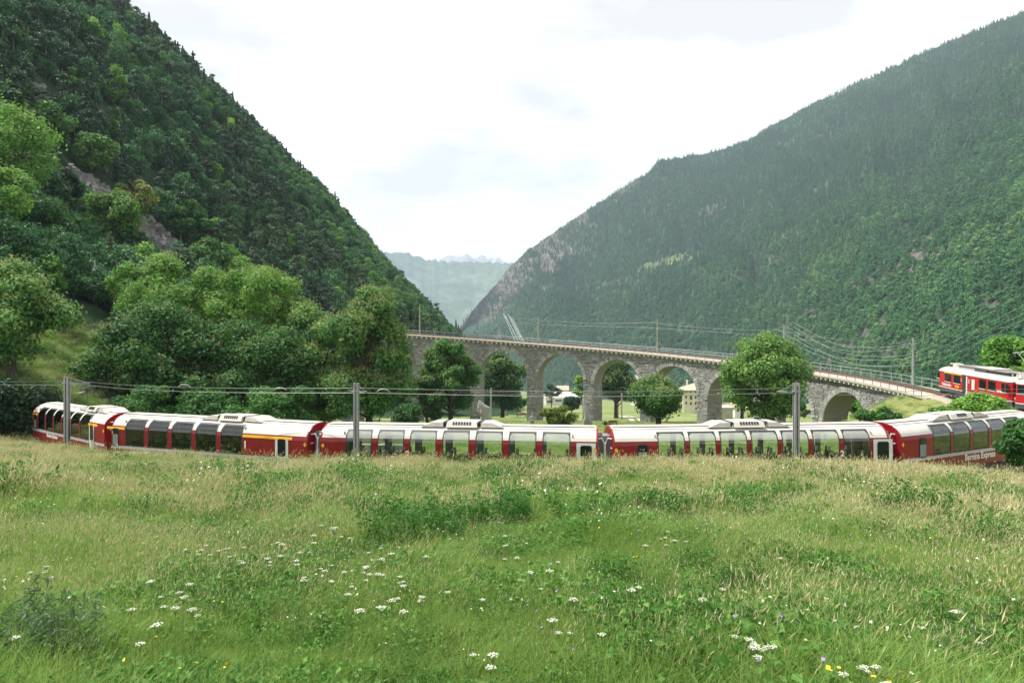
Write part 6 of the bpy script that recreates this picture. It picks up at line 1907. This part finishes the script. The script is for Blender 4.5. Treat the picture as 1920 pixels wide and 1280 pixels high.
# white umbel flowers, each one a plant
def umbel(seed):
    rg = rng_of(seed); h_ = .55 + .25 * rg.random(); st_ = MB()
    lx, ly = rg.normal() * .06, rg.normal() * .05
    st_.tube([(0, 0, -.03), (lx * .4, ly * .4, h_ * .6), (lx, ly, h_)], [.006, .005, .004], 5)
    n_ = 13; r_ = .055 + .02 * rg.random(); fl = []; 
    for i in range(n_):
        a = i * 2.4; q = r_ * math.sqrt((i + .4) / n_); p = np.array([lx + math.cos(a) * q, ly + math.sin(a) * q, h_ + .045 - q * q * 1.2])
        st_.tube([(lx, ly, h_), tuple(p)], .0022, 3, cap=False); fl.append(p)
    P = np.repeat(np.array(fl), 5, 0) + rg.normal(size=(n_ * 5, 3)) * np.array([.009, .009, .0015])
    N_ = rg.normal(size=(len(P), 3)) * .10; N_[:, 2] += 1
    V = leaf_quads(rg, P, N_, .017, .9)
    return st_.mesh('stem', M['stem']), np_mesh('flower_head', V, np.arange(len(V)).reshape(-1, 4), M['petal_white'], rg.random(len(V) // 4)), h_
umb = [umbel(520 + i) for i in range(5)]
clusters = [(618, 998, 10, 22, 10), (400, 1022, 9, 45, 10), (480, 1040, 14, 60, 16), (560, 1050, 8, 40, 20), (700, 1100, 18, 90, 25), (735, 1045, 7, 35, 15), (640, 1075, 12, 70, 25), (765, 1110, 10, 45, 18), (310, 1110, 8, 35, 20), (330, 1130, 5, 30, 12),
            (1235, 1000, 12, 30, 25), (970, 1020, 6, 25, 20), (1010, 1060, 5, 30, 14), (1170, 1110, 4, 20, 14), (1405, 1205, 7, 25, 18), (1430, 1220, 6, 20, 14), (1620, 1262, 8, 45, 12), (1060, 1190, 4, 40, 12), (905, 1235, 4, 18, 12), (1000, 1150, 4, 60, 30), (860, 1020, 6, 60, 20), (85, 1065, 3, 15, 8), (200, 1180, 4, 60, 30), (1480, 1080, 4, 80, 60), (1750, 1120, 4, 80, 60)]
CL_NAMES = ['in the small tight group highest in the meadow', 'in the loose left group of the upper meadow', 'in the wide left group above the middle', 'in the group right of the wide left group', 'in the dense central left group', 'in the row above the dense central group',
            'in the scatter left of the dense central group', 'in the scatter right of the dense central group', 'in the left group near mid height', 'in the pair of tufts far left of centre', 'in the round group high at right of centre', 'in the few heads high at centre',
            'in the few heads below the high centre ones', 'among yellow flowers right of centre', 'in the lower right bright group', 'just below the lower right bright group', 'in the bottom right corner row', 'in the few heads low right of centre', 'low in the centre foreground',
            'scattered over the lower centre', 'scattered over the upper centre', 'at the left edge among dry stems', 'scattered over the lower left grass', 'scattered over the dry grass at right', 'scattered low at the far right']
for ci_, (u0, v0, n_, du, dv) in enumerate(clusters):
    for i in range(max(3, int(n_ * .8))):
        uu_, vv_ = u0 + R.normal() * du * .85, v0 + R.normal() * dv * .85
        k = int(R.integers(0, 5)); st_m, fl_m, hh_ = umb[k]
        sfl = R.uniform(.75, 1.15)
        # the head shows at the measured point: step down to the ground from there
        Yq = np.geomspace(2.2, 45, 900); xq = (uu_ - 960) / F_PX * Yq; zq = -(vv_ - 640) / F_PX * Yq - hh_ * sfl
        gq = G(xq, Yq); j = int(np.argmax(gq >= zq)); 
        if gq[j] < zq[j]: continue
        o = thing('wild_carrot', 'white umbel flower ' + CL_NAMES[ci_], 'flower', (float(xq[j]), float(Yq[j]), float(gq[j])), R.random() * 6.28, 'white umbel flowers in the meadow')
        o.scale = (sfl * .37, sfl * .37, sfl * .93)
        part('stem', st_m, o); part('flower_head', fl_m, o)

# taller loose plumes standing against the coaches along the brow
plume = [straw_tuft(550 + i, 7, .35, .62, 1.05, .005, .10, .010, (.5, -.1)) for i in range(3)] + [herb_mesh(560 + i, 6, .25, .5, 1.0, 120, .06, 'herb', .3) for i in range(2)]
n = 900
t_ = R.uniform(-.78, .80, n); ye_, _ = brow(t_); y = ye_ - R.random(n) ** 1.5 * 4.5; x = t_ * y
scatter('brow_plumes', proto_collection('brow_grass', plume), np.stack([x, y, G(x, y) - .03], -1), np.where(R.random(n) < .78, R.integers(0, 3, n), 3 + R.integers(0, 2, n)), np.stack([R.uniform(.7, 1.1, n)] * 3, -1),
        np.stack([0 * x, R.normal(size=n) * .1, R.random(n) * 6.28], -1), 'loose seed plumes standing along the brow in front of the train')
for i, (u0, v0, lab) in enumerate(((728, 868, 'yellow flowered stalk in front of the second window of the middle coach'), (1404, 862, 'yellow flowered stalk in front of the coach below the large tree'), (1583, 862, 'yellow flowered stalk below the right figure 2'), (632, 868, 'yellow flowered weed against the red side of the middle coach'))):
    x_, y_, z_ = hit(u0, v0, 8, 60)
    o = thing('yellow_stalk', lab, 'flower', (x_, y_, z_), 0, 'yellow flowered stalks by the train')
    rg = rng_of(700 + i); m = MB(); m.tube([(0, 0, -.03), (.03, 0, .6), (.05, 0, 1.15)], [.012, .01, .006], 5); m.build('stem', M['stem'], o)
    nq = 110; f = rg.random(nq); P = np.stack([.05 * f + rg.normal(size=nq) * .05 * (1.1 - f), rg.normal(size=nq) * .05 * (1.1 - f), .55 + .62 * f], -1)
    V = leaf_quads(rg, P, rg.normal(size=(nq, 3)), .05, .8); part('flower_spike', np_mesh('flower_spike', V, np.arange(nq * 4).reshape(-1, 4), M['petal_yellow'], rg.random(nq)), o)
    V = leaf_quads(rg, np.stack([rg.normal(size=60) * .09, rg.normal(size=60) * .09, .05 + .5 * rg.random(60)], -1), rg.normal(size=(60, 3)), .13, .35); part('leaves', np_mesh('leaves', V, np.arange(240).reshape(-1, 4), M['herb'], rg.random(60)), o)
